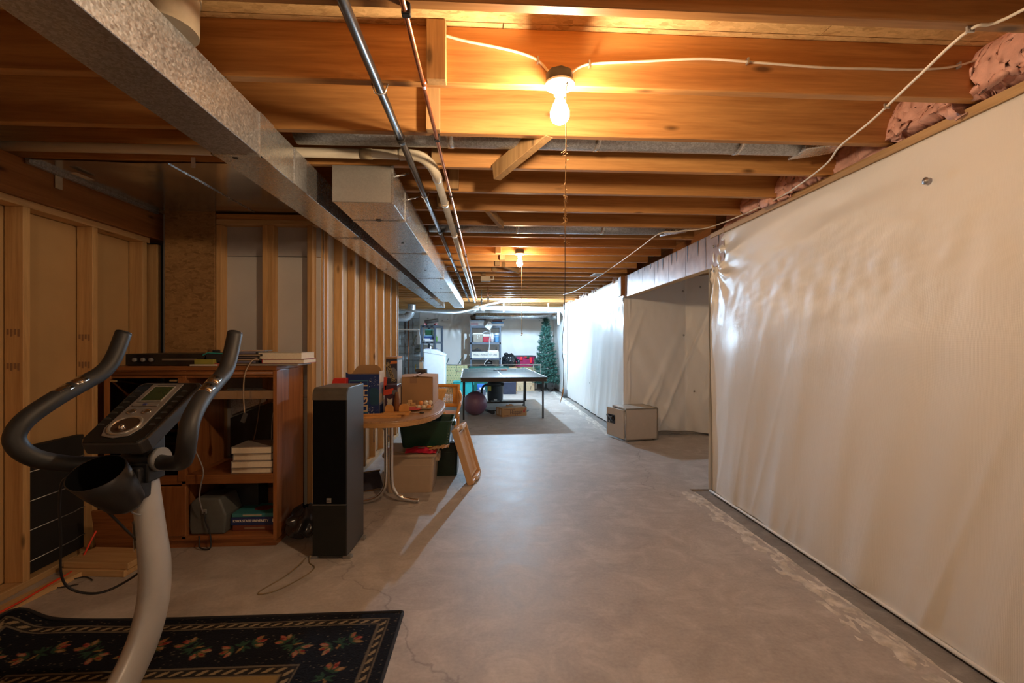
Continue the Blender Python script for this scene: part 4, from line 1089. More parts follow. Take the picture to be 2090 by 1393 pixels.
deck('stereo_receiver', 'black stereo receiver behind the smoked glass door', CX0 + 0.05, CX0 + 0.44, CY0 + 0.06, CY0 + 0.38, 0.7552, 0.135)
deck('tape_deck', 'black tape deck on the lowest glass bay shelf', CX0 + 0.06, CX0 + 0.43, CY0 + 0.07, CY0 + 0.38, 0.6002, 0.105)
deck('disc_player', 'wide flat black disc player lying on top of the oak cabinet', -2.30, -1.80, 3.03, 3.40, CT + 0.0002, 0.078)
# things on the cabinet top
def book(name, label, loc, w, d, h, cover, rz=0.0, group=None, pages=paper_m, title=None, cat='book', jut=0.004):
    """lies flat; spine faces -X side unless turned; page block open to the front"""
    t = T(name, label, cat, loc, rz, group)
    O('cover', MB().box(-w / 2, w / 2, -d / 2, d / 2, 0, 0.0028).box(-w / 2, w / 2, -d / 2, d / 2, h - 0.0028, h).box(-w / 2, -w / 2 + 0.004, -d / 2, d / 2, 0.002, h - 0.002), cover, t, bevel=0.001, seg=1)
    O('page_block', MB().box(-w / 2 + 0.003, w / 2 - jut, -d / 2 + jut, d / 2 - jut, 0.0028, h - 0.0028), pages, t)
    return t
def bookz(name, label, loc, w, d, h, cover, **k): return book(name, label, loc, w, d, h, cover, **k)
bk_w = plain('cover_cream', (0.62, 0.57, 0.48), 0.6)
bk_r = plain('cover_red', (0.42, 0.05, 0.05), 0.55)
bk_g = plain('cover_grey', (0.25, 0.22, 0.2), 0.6)
book('hardback_book', 'red covered book at the bottom right of the cabinet top', (-1.335, 3.17, CT + 0.012), 0.27, 0.22, 0.028, bk_r, rz=0.0)
book('hardback_book', 'thick pale book uppermost at the right end of the cabinet top', (-1.35, 3.165, CT + 0.041), 0.28, 0.215, 0.044, bk_w, rz=-0.02)
def flat_case(label, loc, w, d, h, m, rz, group):
    t = tag(O('disc_case', MB().box(-w / 2, w / 2, -d / 2, d / 2, 0, h), m, None, loc, rz, bevel=0.001, seg=1), label, 'case', group)
    O('label_insert', MB().box(-w / 2 + 0.006, w / 2 - 0.012, -d / 2 - 0.0004, -d / 2 + 0.001, 0.003, h - 0.003), plain('insert_%d' % (int(loc[2] * 1000) % 4), ((0.3, 0.22, 0.15), (0.12, 0.1, 0.12), (0.42, 0.3, 0.22), (0.2, 0.2, 0.3))[int(loc[2] * 1000) % 4], 0.4), t)
    return t
dvd = plain('dvd_black', (0.035, 0.033, 0.035), 0.25)
dvs = plain('dvd_silver', (0.42, 0.44, 0.52), 0.15, 0.4)
z = CT + 0.0005
for k in range(6):
    flat_case(('lowest', 'second lowest', 'third', 'fourth', 'fifth', 'sixth')[k] + ' disc case counted up the dark stack beside the pale books',
              (-1.575 + (0.012, -0.01, 0.006, -0.004, 0.01, -0.012)[k], 3.12 + 0.006 * (k % 2), z), 0.19, 0.136, 0.0145, dvd, (0.02, -0.05, 0.03, 0, 0.05, -0.03)[k], 'disc cases on the cabinet'); z += 0.015
flat_case('silver disc case topmost on the dark disc stack', (-1.53, 3.12, z), 0.15, 0.13, 0.0105, dvs, 0.12, 'disc cases on the cabinet')
tag(O('magazine', MB().box(-0.15, 0.15, -0.11, 0.11, 0, 0.011), plain('mag_grey', (0.3, 0.27, 0.25), 0.4), None, (-1.37, 3.12, CT + 0.0005), 0.0, bevel=0.001, seg=1), 'thin grey magazine under the red book', 'magazine')
pz = T('zip_pouch', 'black zipped pouch with a teal edge on the cabinet', 'pouch', (-1.735, 3.12, CT + 0.018))
mb = MB().prism([(-0.085, 0.0), (0.075, 0.0), (0.085, 0.03), (0.08, 0.056), (-0.06, 0.066), (-0.085, 0.05), (-0.093, 0.02)], -0.09, 0.09, 'y')
O('pouch_body', mb, plain('pouch_black', (0.018, 0.018, 0.022), 0.7), pz, bevel=0.012, seg=3)
O('zip_trim', MB().bar((-0.088, -0.09, 0.050), (-0.058, -0.09, 0.066), 0.006, 0.006).bar((-0.058, -0.09, 0.066), (0.08, -0.09, 0.058), 0.006, 0.006), plain('teal_trim', (0.02, 0.30, 0.30), 0.5), pz)
bx = T('small_box', 'small yellow green packet beside the disc player', 'packet', (-1.80, 3.02, CT + 0.0005))
O('packet', MB().box(-0.06, 0.06, -0.02, 0.03, 0.010, 0.042), plain('packet_olive', (0.30, 0.28, 0.05), 0.6), bx, bevel=0.004)
O('paper_base', MB().box(-0.08, 0.08, -0.03, 0.05, 0.0, 0.010), plain('paper_pale', (0.6, 0.55, 0.48), 0.6), bx)
tag(O('magazine', MB().box(-0.11, 0.11, -0.10, 0.10, 0, 0.016), plain('mag_red', (0.36, 0.08, 0.06), 0.4), None, (-1.74, 3.11, CT + 0.0005), 0.0, bevel=0.001, seg=1), 'red edged magazine under the zipped pouch', 'magazine')
ctop = T('candle_cup', 'brown and black cup behind the pouch against the strand board', 'cup', (-1.95, 3.36, CT))
O('cup', MB().lathe([(0.035, 0), (0.035, 0.10), (0.03, 0.10), (0.03, 0.01)], (0, 0, 0), 18), plain('cup_brown', (0.2, 0.10, 0.05), 0.5), ctop)
O('band', MB().lathe([(0.0355, 0.02), (0.0355, 0.095)], (0.02, 0, 0), 18, sx=0.6), black_m, ctop)
# pale stack on the shelf
z = 0.4682
for k, (w, dx, h) in enumerate(((0.255, 0.0, 0.036), (0.255, 0.004, 0.044), (0.245, 0.006, 0.046), (0.25, 0.002, 0.044))):
    book('hardback_book', 'pale hardback ' + ('lowest', 'second from the bottom', 'third from the bottom', 'topmost')[k] + ' in the stack on the oak shelf', (-1.515 + dx, 3.12, z), w, 0.20 + 0.02 * (k % 2), h, bk_g, rz=(0.0, 0.03, -0.02, 0.01)[k], group='hardbacks on the shelf'); z += h + 0.0006
# bottom bay: textbooks and old speaker
z = 0.0782
for k, (nm, m, w, h) in enumerate((('maroon textbook lying lowest in the bottom bay', plain('book_maroon', (0.16, 0.045, 0.03), 0.5), 0.27, 0.036), ('blue university textbook with white lettering in the bottom bay', plain('book_blue', (0.02, 0.035, 0.14), 0.4), 0.29, 0.052), ('teal textbook resting on the blue university book', plain('book_teal', (0.04, 0.20, 0.22), 0.4), 0.28, 0.024))):
    t = T('textbook', nm, 'book', (-1.525, 3.17, z), 0.0, 'textbooks in the bottom bay')
    O('cover', MB().box(-w / 2, w / 2, -0.10, 0.10, 0, h), m, t, bevel=0.002)
    O('page_block', MB().box(-w / 2 + 0.004, w / 2 + 0.0006, -0.094, 0.1006, 0.003, h - 0.003), paper_m, t)
    if k == 1:
        text(t, 'IOWA STATE UNIVERSITY', 0.022, (-0.02, -0.1012, 0.028), (PI / 2, 0, 0), inkw_m, 0.225, bold=True)
        O('emblem', MB().box(0.118, 0.123, -0.1012, -0.1, 0.018, 0.04).box(0.128, 0.133, -0.1012, -0.1, 0.016, 0.036), inkw_m, t)
    elif k == 2:
        O('title_print', MB().box(-0.07, 0.05, -0.1012, -0.1, 0.007, 0.017), plain('print_tan', (0.4, 0.4, 0.3), 0.5), t)
        O('cover_print', MB().lathe([(0.06, h), (0.06, h + 0.0006)], (0.02, 0, 0), 20, sy=0.8), plain('print_maroon', (0.2, 0.04, 0.03), 0.4), t)
    else:
        O('title_print', MB().box(-0.06, 0.07, -0.1012, -0.1, 0.012, 0.022), plain('print_tan2', (0.28, 0.2, 0.14), 0.5), t)
    z += h + 0.0005
sp = T('bookshelf_speaker', 'grey plastic speaker box with a lead in the bottom bay', 'speaker', (-1.79, 3.02, 0.0785))
spm = plain('speaker_grey', (0.105, 0.115, 0.115), 0.5)
O('housing', MB().prism([(-0.105, 0.0), (0.105, 0.0), (0.115, 0.12), (0.075, 0.23), (-0.07, 0.235), (-0.11, 0.20), (-0.115, 0.05)], 0.0, 0.20, 'y'), spm, sp, bevel=0.012, seg=3)
O('rear_box', MB().box(0.0, 0.22, 0.20, 0.34, 0.0, 0.29), plain('box_dark', (0.02, 0.02, 0.024), 0.5), sp, bevel=0.005)
O('cable_clip', MB().box(-0.03, 0.0, -0.012, 0.0, 0.135, 0.165), grey_m, sp, bevel=0.004)
O('lead', MB().tube([(-0.01, -0.012, 0.15), (0.0, -0.02, 0.10), (0.03, -0.025, 0.02), (0.045, -0.04, -0.055), (0.03, -0.05, -0.073), (-0.02, -0.045, -0.06), (-0.03, -0.03, -0.02), (-0.04, -0.02, 0.0)], 0.0045, 8, smooth=6), wire_b, sp)
tag(O('hanging_cord', MB().tube([(-1.835, 2.96, 0.72), (-1.825, 2.955, 0.64), (-1.80, 2.955, 0.58), (-1.775, 2.955, 0.50), (-1.79, 2.955, 0.42), (-1.805, 2.965, 0.33), (-1.795, 2.98, 0.24)], 0.0042, 8, smooth=6), plain('grey_cord', (0.28, 0.27, 0.29), 0.4)), 'thin dark cord hanging in front of the middle shelf', 'cord')
ac = tag(O('adapter_cord', MB().tube([(-1.48, 3.02, CT + 0.045), (-1.50, 2.99, CT + 0.03), (-1.535, 2.978, CT - 0.05), (-1.545, 2.98, 0.98), (-1.54, 2.985, 0.86)], 0.006, 8, smooth=6, flat=0.6), plain('cord_tan', (0.45, 0.34, 0.25), 0.5)), 'flat tan cord hanging from the disc stack with a plug', 'cord')
O('plug', MB().box(-1.556, -1.53, 2.978, 2.994, 0.80, 0.862, rot=(0, 0.35, 0)), plain('plug_dark', (0.06, 0.06, 0.065), 0.5), ac, bevel=0.003)
tag(O('speaker_wire', MB().tube([(-1.57, 3.25, 0.93), (-1.62, 3.3, 0.72), (-1.68, 3.32, 0.50)], 0.003, 6, smooth=5), plain('wire_tan', (0.4, 0.33, 0.27), 0.5)), 'thin wire hanging behind the open oak bay', 'wire')
tag(O('speaker_wire', MB().tube([(-1.43, 3.2, 0.94), (-1.49, 3.25, 0.78), (-1.52, 3.3, 0.55)], 0.003, 6, smooth=5), plain('wire_tan', (0.4, 0.33, 0.27), 0.5)), 'second thin wire hanging nearer the oak side panel', 'wire')
# dim things seen through the open bay
sg = tag(O('sheet_metal_offcut', MB().prism([(-1.87, 0.78), (-1.62, 0.88), (-1.62, 0.97), (-1.87, 0.97)], 3.436, 3.442, 'y'), galv_m), 'speckled sheet metal offcut leaning behind the open bay', 'metal sheet')
bp = tag(O('black_board', MB().prism([(-1.87, 0.48), (-1.40, 0.48), (-1.40, 0.9), (-1.62, 0.86), (-1.87, 0.76)], 3.428, 3.434, 'y'), black_m), 'black board leaning behind the open bay', 'board')
tag(O('white_trim', MB().box(-1.535, -1.515, 3.425, 3.435, 0.0, 0.97), pvc_w), 'thin pale trim strip standing behind the cabinet', 'trim strip')

# ---- floor clutter at the left
for k in range(2):
    tag(O('timber_offcut', MB().box(-0.19, 0.19, -0.09, 0.10, 0, 0.036), pine_x, None, (-2.20 + 0.012 * k, 2.76 + 0.012 * k, 0.0004 + 0.0368 * k), -0.10, bevel=0.003), ('lower', 'upper')[k] + ' of two stacked timber offcuts by the left wall', 'timber', 'timber offcuts')
tag(O('timber_strip', MB().bar((-2.48, 1.4, 0.014), (-2.29, 2.72, 0.014), 0.06, 0.026), pine_y), 'long loose timber strip along the left wall base', 'timber')
tag(O('leaning_board', MB().box(-0.15, 0.15, -0.009, 0.009, 0, 0.3, rot=(0.16, 0, 0), piv=(0, 0, 0)), oak_x, None, (-2.22, 2.92, 0.004), 0.03, bevel=0.002), 'dark wooden board leaning above the timber offcuts', 'board')
tag(O('extension_cord', MB().tube([(-2.34, 2.9, 0.22), (-2.36, 2.86, 0.14), (-2.33, 2.72, 0.034), (-2.31, 2.55, 0.032), (-2.30, 2.3, 0.032), (-2.36, 1.9, 0.03), (-2.3, 1.3, 0.01)], 0.0052, 8, smooth=7), plain('orange_cord', (0.75, 0.06, 0.025), 0.4)), 'bright orange red extension cord along the left wall base', 'cord')
tag(O('speaker_wire', MB().tube([(-2.16, 2.62, 0.006), (-2.24, 2.66, 0.006), (-2.3, 2.6, 0.006), (-2.28, 2.55, 0.006), (-2.20, 2.58, 0.006)], 0.003, 6, smooth=5), wire_b), 'short black wire tangle by the timber offcuts', 'wire')
wc = T('black_screen', 'black slatted screen with thin bright rods in the stud bay', 'screen', (-2.545, 2.60, 0.04))
O('screen_body', MB().box(0.0, 0.045, 0.0, 0.37, 0.0, 0.70), plain('screen_black', (0.012, 0.012, 0.013), 0.7), wc, bevel=0.004)
for z in (0.07, 0.24, 0.40, 0.56):
    O('rod', MB().tube([(0.048, 0.0, z), (0.048, 0.30, z + 0.005), (0.048, 0.34, z + 0.012), (0.048, 0.385, z + 0.012)], 0.0026, 8), steel_m, wc)

# ---- tower speaker
ts = T('tower_speaker', 'tall black tower loudspeaker standing beside the oak cabinet', 'speaker', (-0.949, 2.81, 0.0), -0.045)
sw, sd, sh = 0.208, 0.315, 1.035
prof = [(0.0, 0.018), (0.0, sh - 0.05)] + [(0.05 - 0.05 * math.cos(a), sh - 0.05 + 0.05 * math.sin(a)) for a in [k * PI / 14 for k in range(1, 8)]] + [(sd, sh), (sd, 0.018)]
O('cabinet', MB().prism(prof, -sw / 2, sw / 2, 'x'), plain('speaker_vinyl', (0.036, 0.037, 0.042), 0.38, var=0.1, scale=60), ts, bevel=0.003)
O('grille', MB().box(-sw / 2 + 0.004, sw / 2 - 0.006, -0.009, 0.001, 0.335, sh - 0.072), plain('grille_cloth', (0.005, 0.005, 0.006), 0.95, spec=0.08), ts, bevel=0.004)
O('top_trim', MB().prism([(-0.008, sh - 0.073), (-0.006, sh - 0.05)] + [(0.046 - 0.053 * math.cos(a), sh - 0.05 + 0.051 * math.sin(a)) for a in [k * PI / 14 for k in range(1, 8)]] + [(0.046, sh - 0.06), (0.0, sh - 0.073)], -sw / 2 + 0.001, sw / 2 - 0.003, 'x'), plain('trim_bronze', (0.14, 0.125, 0.105), 0.3, 0.4), ts)
O('lower_front', MB().box(-sw / 2 + 0.002, sw / 2 - 0.004, -0.007, 0.001, 0.022, 0.326), plain('front_dark', (0.016, 0.017, 0.016), 0.5, spec=0.25), ts, bevel=0.002)
O('trim_line', MB().box(-sw / 2 + 0.002, sw / 2 - 0.004, -0.0085, 0.0, 0.327, 0.3325), plain('line_grey', (0.25, 0.25, 0.25), 0.3, 0.6), ts)
bg = O('badge', MB().box(-0.016, 0.012, -0.0125, -0.008, 0.343, 0.371), plain('badge_silver', (0.42, 0.40, 0.37), 0.3, 0.6), ts, bevel=0.001)
text(ts, 'JBL', 0.012, (-0.002, -0.0128, 0.355), (PI / 2, 0, 0), ink_m, 0.018, name='badge_lettering', ext=0.0003)
for sx in (-1, 1):
    for yy in (0.02, sd - 0.03):
        O('foot', MB().prism([(sx * 0.075, yy - 0.02), (sx * 0.125, yy - 0.024), (sx * 0.13, yy + 0.01), (sx * 0.075, yy + 0.025)], 0.0, 0.02), grey_m, ts, bevel=0.003)
tag(O('speaker_wire', MB().tube([(-1.06, 2.80, 0.03), (-1.05, 2.76, 0.004), (-1.0, 2.70, 0.004), (-1.02, 2.60, 0.004), (-1.10, 2.47, 0.004), (-1.17, 2.43, 0.004), (-1.19, 2.46, 0.004), (-1.13, 2.60, 0.004), (-1.10, 2.70, 0.012), (-1.075, 2.77, 0.03)], 0.0032, 8, smooth=6), plain('wire_olive', (0.22, 0.16, 0.09), 0.5)), 'looped brown speaker wire on the floor beside the tower speaker', 'wire')
pbag = T('plastic_bag', 'crumpled clear plastic bag between the cabinet and tower speaker', 'bag', (-1.22, 3.16, 0.0))
def bagf(u, v):
    a = u * 2 * PI; r = (0.10 * math.sin(PI * (0.08 + 0.9 * v)) + 0.02) * (1 + 0.4 * mnoise.noise((math.cos(a) * 2, math.sin(a) * 2, v * 3)))
    return (r * math.cos(a), r * math.sin(a) * 1.4, 0.008 + 0.2 * v + 0.03 * mnoise.noise((u * 9, v * 5, 2)) * v)
O('bag_film', MB().grid(40, 20, bagf), plain('bag_film', (0.05, 0.05, 0.055), 0.15), pbag)

# ================================================================== DINING TABLE GROUP
TZ = 0.735
tb = T('dining_table', 'oval wood grain dining table on chrome pedestals loaded with boxes', 'table', (-0.80, 4.10, 0))
def sup(a, b, n, m=64):
    o = []
    for k in range(m):
        t = 2 * PI * k / m; c, s = math.cos(t), math.sin(t)
        o.append((a * math.copysign(abs(c) ** (2 / n), c), b * math.copysign(abs(s) ** (2 / n), s)))
    return o
O('tabletop', MB().prism(sup(0.412, 0.752, 2.5), TZ - 0.012, TZ), table_wood, tb, bevel=0.003)
O('table_rim', MB().prism(sup(0.416, 0.756, 2.5), TZ - 0.046, TZ - 0.011), table_edge, tb, bevel=0.003)
for yy in (-0.34, 0.52):
    for sx in (-1, 1):
        O('leg', MB().tube([(sx * 0.022, yy, TZ - 0.046), (sx * 0.022, yy, 0.5), (sx * 0.022, yy, 0.24), (sx * 0.035, yy, 0.13), (sx * 0.085, yy, 0.06), (sx * 0.16, yy, 0.03), (sx * 0.245, yy, 0.019)], 0.0165, 16, smooth=6), chrome_m, tb)
    O('leg_brace', MB().tube([(0.02, yy - 0.0, 0.52), (-0.09, yy - 0.02, TZ - 0.05)], 0.004, 8).tube([(-0.12, yy, 0.5), (-0.12, yy, TZ - 0.05)], 0.004, 8), steel_m, tb)
    O('pedestal_plate', MB().box(-0.12, 0.12, yy - 0.05, yy + 0.05, TZ - 0.05, TZ - 0.046), steel_m, tb)

blue_m = plain('beer_blue', (0.012, 0.035, 0.16), 0.4)
bb = T('drink_carton', 'dark blue drink carton with LIGHT printed up its front on the table', 'carton', (-0.995, 3.715, TZ))
O('carton_body', MB().box(-0.135, 0.128, 0.0, 0.16, 0, 0.315), blue_m, bb, bevel=0.002, seg=1)
O('torn_flap', MB().prism([(-0.135, 0.0), (0.128, 0.0), (0.10, 0.055), (0.07, 0.078), (-0.065, 0.078), (-0.09, 0.06)], 0.155, 0.158, 'y').xf(Matrix.Translation((0, 0, 0.312))), card_m, bb, label='brown inside of torn flap')
O('torn_edge', MB().prism([(-0.135, 0.30), (-0.135, 0.338), (-0.115, 0.325), (-0.06, 0.318), (0.128, 0.318), (0.128, 0.30)], -0.001, 0.002, 'y'), blue_m, bb)
O('side_print', MB().box(0.1281, 0.1292, 0.0, 0.16, 0.0, 0.345), plain('carton_side', (0.30, 0.34, 0.50), 0.4), bb)
for z0, z1, m in ((0.25, 0.345, plain('side_white', (0.75, 0.74, 0.76), 0.4)), (0.09, 0.16, plain('side_tan', (0.6, 0.5, 0.4), 0.4)), (0.0, 0.07, blue_m)):
    O('side_patch', MB().box(0.129, 0.1300, 0.01, 0.15, z0, z1), m, bb)
frm = plain('print_teal', (0.05, 0.26, 0.36), 0.5)
O('print_frame', MB().box(-0.108, 0.04, -0.0008, 0, 0.266, 0.270).box(0.037, 0.041, -0.0008, 0, 0.01, 0.27).box(-0.108, -0.104, -0.0008, 0, 0.01, 0.27).box(-0.108, 0.041, -0.0008, 0, 0.01, 0.014), frm, bb)
text(bb, 'LIGHT', 0.08, (0.012, -0.0012, 0.135), (PI / 2, -PI / 2, 0), plain('print_cream', (0.62, 0.47, 0.30), 0.5), 0.235, bold=True)
O('print_shape', MB().prism([(0.055, 0.09), (0.07, 0.07), (0.115, 0.07), (0.125, 0.09), (0.125, 0.19), (0.11, 0.21), (0.065, 0.21), (0.05, 0.185)], -0.0009, 0, 'y'), plain('print_dkteal', (0.015, 0.07, 0.13), 0.4), bb)
random.seed(8)
mb = MB()
for k in range(60):
    x, z, r_ = random.uniform(0.045, 0.125), random.choice((random.uniform(0.0, 0.06), random.uniform(0.22, 0.30))), random.choice((0.0009, 0.0014, 0.0024))
    mb.box(x - r_, x + r_, -0.0009, 0, z - r_, z + r_)
sk = O('print_specks', mb, plain('speck_white', (0.6, 0.62, 0.66), 0.5), bb); sk['kind'] = 'stuff'
mm_ = T('ale_carton', 'tall dark carton reading BLUE MOON behind the blue carton', 'carton', (-0.822, 3.99, TZ))
O('carton_body', MB().box(-0.052, 0.045, 0.0, 0.24, 0, 0.435), plain('ale_dark', (0.03, 0.028, 0.045), 0.45), mm_, bevel=0.002, seg=1)
O('top_flap', MB().box(-0.054, 0.047, -0.002, 0.242, 0.435, 0.452), card_m, mm_, bevel=0.003)
O('moon_print', MB().prism([(-0.05, 0.27), (0.044, 0.26), (0.044, 0.33), (0.02, 0.36), (-0.03, 0.35), (-0.05, 0.33)], -0.0005, 0.001, 'y'), plain('moon_grey', (0.16, 0.165, 0.18), 0.5), mm_)
O('orange_print', MB().prism([(-0.015, 0.39), (0.044, 0.395), (0.044, 0.418), (-0.01, 0.415)], -0.0006, 0.001, 'y'), plain('print_orange', (0.6, 0.18, 0.04), 0.5), mm_)
O('white_side', MB().box(0.0451, 0.046, 0.01, 0.22, 0.18, 0.42), plain('side_blue', (0.35, 0.42, 0.52), 0.4), mm_)
O('sash', MB().box(-0.013, 0.013, -0.0012, 0, -0.085, 0.085, rot=(0, -0.34, 0)), ink_m, mm_, loc=(-0.012, 0, 0.32))
O('sash_edge', MB().box(-0.016, 0.016, -0.0009, 0, -0.088, 0.088, rot=(0, -0.34, 0)), plain('print_gold', (0.55, 0.42, 0.2), 0.5), mm_, loc=(-0.012, 0, 0.32))
text(mm_, 'BLUE MOON', 0.025, (-0.012, -0.0018, 0.32), (PI / 2, PI / 2 - 0.34, 0), plain('print_gold', (0.55, 0.42, 0.2), 0.5), 0.155, bold=True)
gm = T('red_black_carton', 'red and black carton with a skull like emblem before the tall carton', 'carton', (-0.79, 3.80, TZ))
O('carton_body', MB().box(-0.055, 0.05, 0.0, 0.17, 0, 0.225), plain('game_dark', (0.05, 0.02, 0.04), 0.4), gm, bevel=0.002, seg=1)
redp = plain('print_red', (0.55, 0.06, 0.03), 0.4)
O('red_band', MB().prism([(-0.055, 0.185), (0.02, 0.20), (0.02, 0.155), (-0.055, 0.14)], -0.0006, 0.001, 'y'), redp, gm)
O('red_edge', MB().prism([(-0.062, 0.14), (-0.05, 0.14), (-0.03, 0.29), (-0.058, 0.29)], 0.0, 0.004, 'y'), redp, gm)
O('red_foot', MB().prism([(-0.05, 0.0), (0.02, 0.0), (0.02, 0.045), (-0.05, 0.035)], -0.0006, 0.001, 'y'), redp, gm)
O('emblem', MB().prism([(-0.035, 0.12), (-0.01, 0.105), (0.012, 0.12), (0.012, 0.09), (0.005, 0.075), (0.012, 0.06), (-0.01, 0.068), (-0.035, 0.055), (-0.028, 0.085)], -0.0008, 0.001, 'y'), plain('emblem_grey', (0.5, 0.47, 0.42), 0.5), gm)
O('disc_print', MB().lathe([(0.022, -0.0012), (0.022, 0.0)], (0.03, 0, 0.165), 20, axis='y'), plain('disc_grey', (0.12, 0.13, 0.14), 0.4), gm)
O('side_print', MB().box(0.0501, 0.051, 0.02, 0.15, 0.06, 0.20), plain('side_cream', (0.4, 0.35, 0.28), 0.5), gm)
rb = tag(O('red_box', MB().prism([(-0.075, 0.0), (0.05, 0.0), (0.05, 0.295), (-0.045, 0.295), (-0.06, 0.25)], 0.0, 0.07, 'y'), red_m, None, (-1.158, 3.64, TZ), bevel=0.004), 'bright red box peeping out behind the tower speaker', 'box')
cb = T('cardboard_box', 'brown cardboard box with open top flaps on the dining table', 'box', (-0.663, 4.20, TZ))
O('box_body', MB().box(-0.168, 0.168, 0.0, 0.004, 0, 0.258).box(-0.168, 0.168, 0.456, 0.46, 0, 0.258).box(-0.168, -0.164, 0, 0.46, 0, 0.258).box(0.164, 0.168, 0, 0.46, 0, 0.258).box(-0.168, 0.168, 0, 0.46, 0, 0.004), card_m, cb, bevel=0.0015, seg=1)
O('flap', MB().box(-0.167, -0.005, 0.0, 0.44, 0.2585, 0.262, rot=(0.0, -0.03, 0.0)), card_m, cb)
O('flap', MB().box(0.03, 0.166, 0.02, 0.45, 0.2605, 0.264, rot=(0.0, 0.05, 0.0)), card_m, cb)
O('flap', MB().box(-0.01, 0.0, 0.0, 0.44, 0.262, 0.272, rot=(0, 0.5, 0)).box(0.0, 0.04, 0.0, 0.3, 0.265, 0.268, rot=(0.0, -0.35, 0.0)), card_m, cb)
O('tape', MB().box(-0.04, 0.025, -0.0008, 0.0005, 0.205, 0.258), cardd_m, cb)
O('tape', MB().box(-0.035, 0.03, -0.0008, 0.0005, 0.0, 0.05), cardd_m, cb)
# ping pong balls in a torn carton, paddle, napkin holder, sticks
bc = T('ball_tray', 'small clear tray holding the ping pong balls', 'tray', (-0.535, 3.955, TZ))
O('tray', MB().grid(16, 10, lambda u, v: (-0.075 + 0.15 * u, -0.035 + 0.07 * v, 0.002 + 0.018 * (abs(u - 0.5) * 2) ** 6 + 0.018 * (abs(v - 0.5) * 2) ** 6)), plain('tray_pale', (0.62, 0.55, 0.42), 0.3), bc)
ballw = plain('ball_cream', (0.78, 0.68, 0.50), 0.35); ballo = plain('ball_orange', (0.85, 0.33, 0.08), 0.35)
bpos = [(-0.048, -0.012, 0.024, ballw, 'pale ping pong ball at the left of the lower row'), (-0.006, -0.014, 0.024, ballw, 'pale ping pong ball in the middle of the lower row'), (0.038, -0.014, 0.024, ballo, 'brownish orange ping pong ball at the right of the lower row'), (-0.028, 0.018, 0.024, ballw, 'pale ping pong ball hidden behind the lower row'), (0.02, 0.022, 0.024, ballw, 'pale ping pong ball at the back of the tray'),
        (-0.034, 0.0, 0.056, ballo, 'bright orange ping pong ball in the upper row'), (0.007, 0.004, 0.058, ballw, 'pale ping pong ball in the middle of the upper row'), (0.046, 0.01, 0.058, ballw, 'pale ping pong ball at the right of the upper row')]
for x, y, z, m, lb_ in bpos:
    tag(O('ping_pong_ball', MB().ball((0, 0, 0), 0.0195, 16, 10), m, None, (-0.535 + x, 3.955 + y, TZ + z)), lb_, 'ball', 'ping pong balls on the dining table')
pd = T('table_tennis_paddle', 'red paddle lying behind the wooden napkin holder', 'paddle', (-0.635, 3.90, TZ))
O('blade', MB().prism([(0.078 * math.cos(t), 0.078 * math.sin(t)) for t in [k * PI / 12 for k in range(24)]], 0.012, 0.020), plain('rubber_red', (0.55, 0.06, 0.06), 0.6), pd, bevel=0.002)
O('handle', MB().box(-0.16, -0.07, -0.014, 0.014, 0.008, 0.024), chair_wood, pd, bevel=0.004)
wz = T('wooden_puzzle', 'small stack of pale wooden toy blocks before the cardboard box', 'toy', (-0.685, 4.03, TZ))
for k, (x, z) in enumerate(((0, 0.0), (0.04, 0.0), (0.012, 0.024))):
    O('toy_block', MB().box(x - 0.018, x + 0.018, -0.014, 0.014, z + 0.024, z + 0.048), plain('toy_wood', (0.68, 0.42, 0.18), 0.5), wz, bevel=0.004)
O('toy_base', MB().box(-0.03, 0.07, -0.02, 0.02, 0, 0.024), plain('toy_wood', (0.68, 0.42, 0.18), 0.5), wz, bevel=0.003)
nh = T('napkin_holder', 'orange wooden holder with two rounded end plates', 'holder', (-0.725, 3.73, TZ))
pw = plain('holder_wood', (0.60, 0.29, 0.085), 0.4)
def roundtop(x0, x1, h): return [(x0, 0.016), (x1, 0.016), (x1, h * 0.6)] + [((x0 + x1) / 2 + (x1 - x0) / 2 * math.cos(a), h * 0.6 + h * 0.4 * math.sin(a)) for a in [k * PI / 10 for k in range(1, 10)]] + [(x0, h * 0.6)]
O('base', MB().box(-0.105, 0.105, -0.03, 0.04, 0, 0.016), pw, nh, bevel=0.003)
O('end_plate', MB().prism(roundtop(-0.10, -0.03, 0.075), 0.0, 0.010, 'y'), pw, nh, bevel=0.002)
O('end_plate', MB().prism(roundtop(0.012, 0.095, 0.08), 0.0, 0.010, 'y'), pw, nh, bevel=0.002)
tag(O('brown_bottle', MB().lathe([(0.019, 0), (0.021, 0.01), (0.021, 0.09), (0.016, 0.125), (0.0155, 0.15), (0.012, 0.155)], (0, 0, 0), 18), plain('bottle_brown', (0.20, 0.075, 0.03), 0.2), None, (-0.735, 3.765, TZ + 0.0163)), 'brown bottle standing between the rounded wooden plates', 'bottle')
for k, (x0, y0, x1, y1, zz) in enumerate(((-1.00, 3.50, -0.66, 3.545, 0.0), (-1.02, 3.545, -0.70, 3.585, 0.0), (-0.98, 3.60, -0.62, 3.64, 0.0), (-0.98, 3.54, -0.64, 3.60, 0.0135))):
    tag(O('wood_stick', MB().bar((x0, y0, TZ + 0.0072 + zz), (x1, y1, TZ + 0.0072 + zz), 0.024, 0.013), pw), ('nearest flat wooden stick at the table front edge', 'flat wooden stick second from the table front edge', 'farthest flat wooden stick below the napkin holder', 'flat wooden stick lying across the other sticks')[k], 'stick', 'flat wooden sticks')
hk = T('hand_tool', 'small black handled tool on the table right of the holder', 'tool', (-0.55, 3.74, TZ))
O('rod', MB().tube([(-0.10, 0, 0.006), (0.01, 0, 0.007)], 0.0025, 8), steel_m, hk)
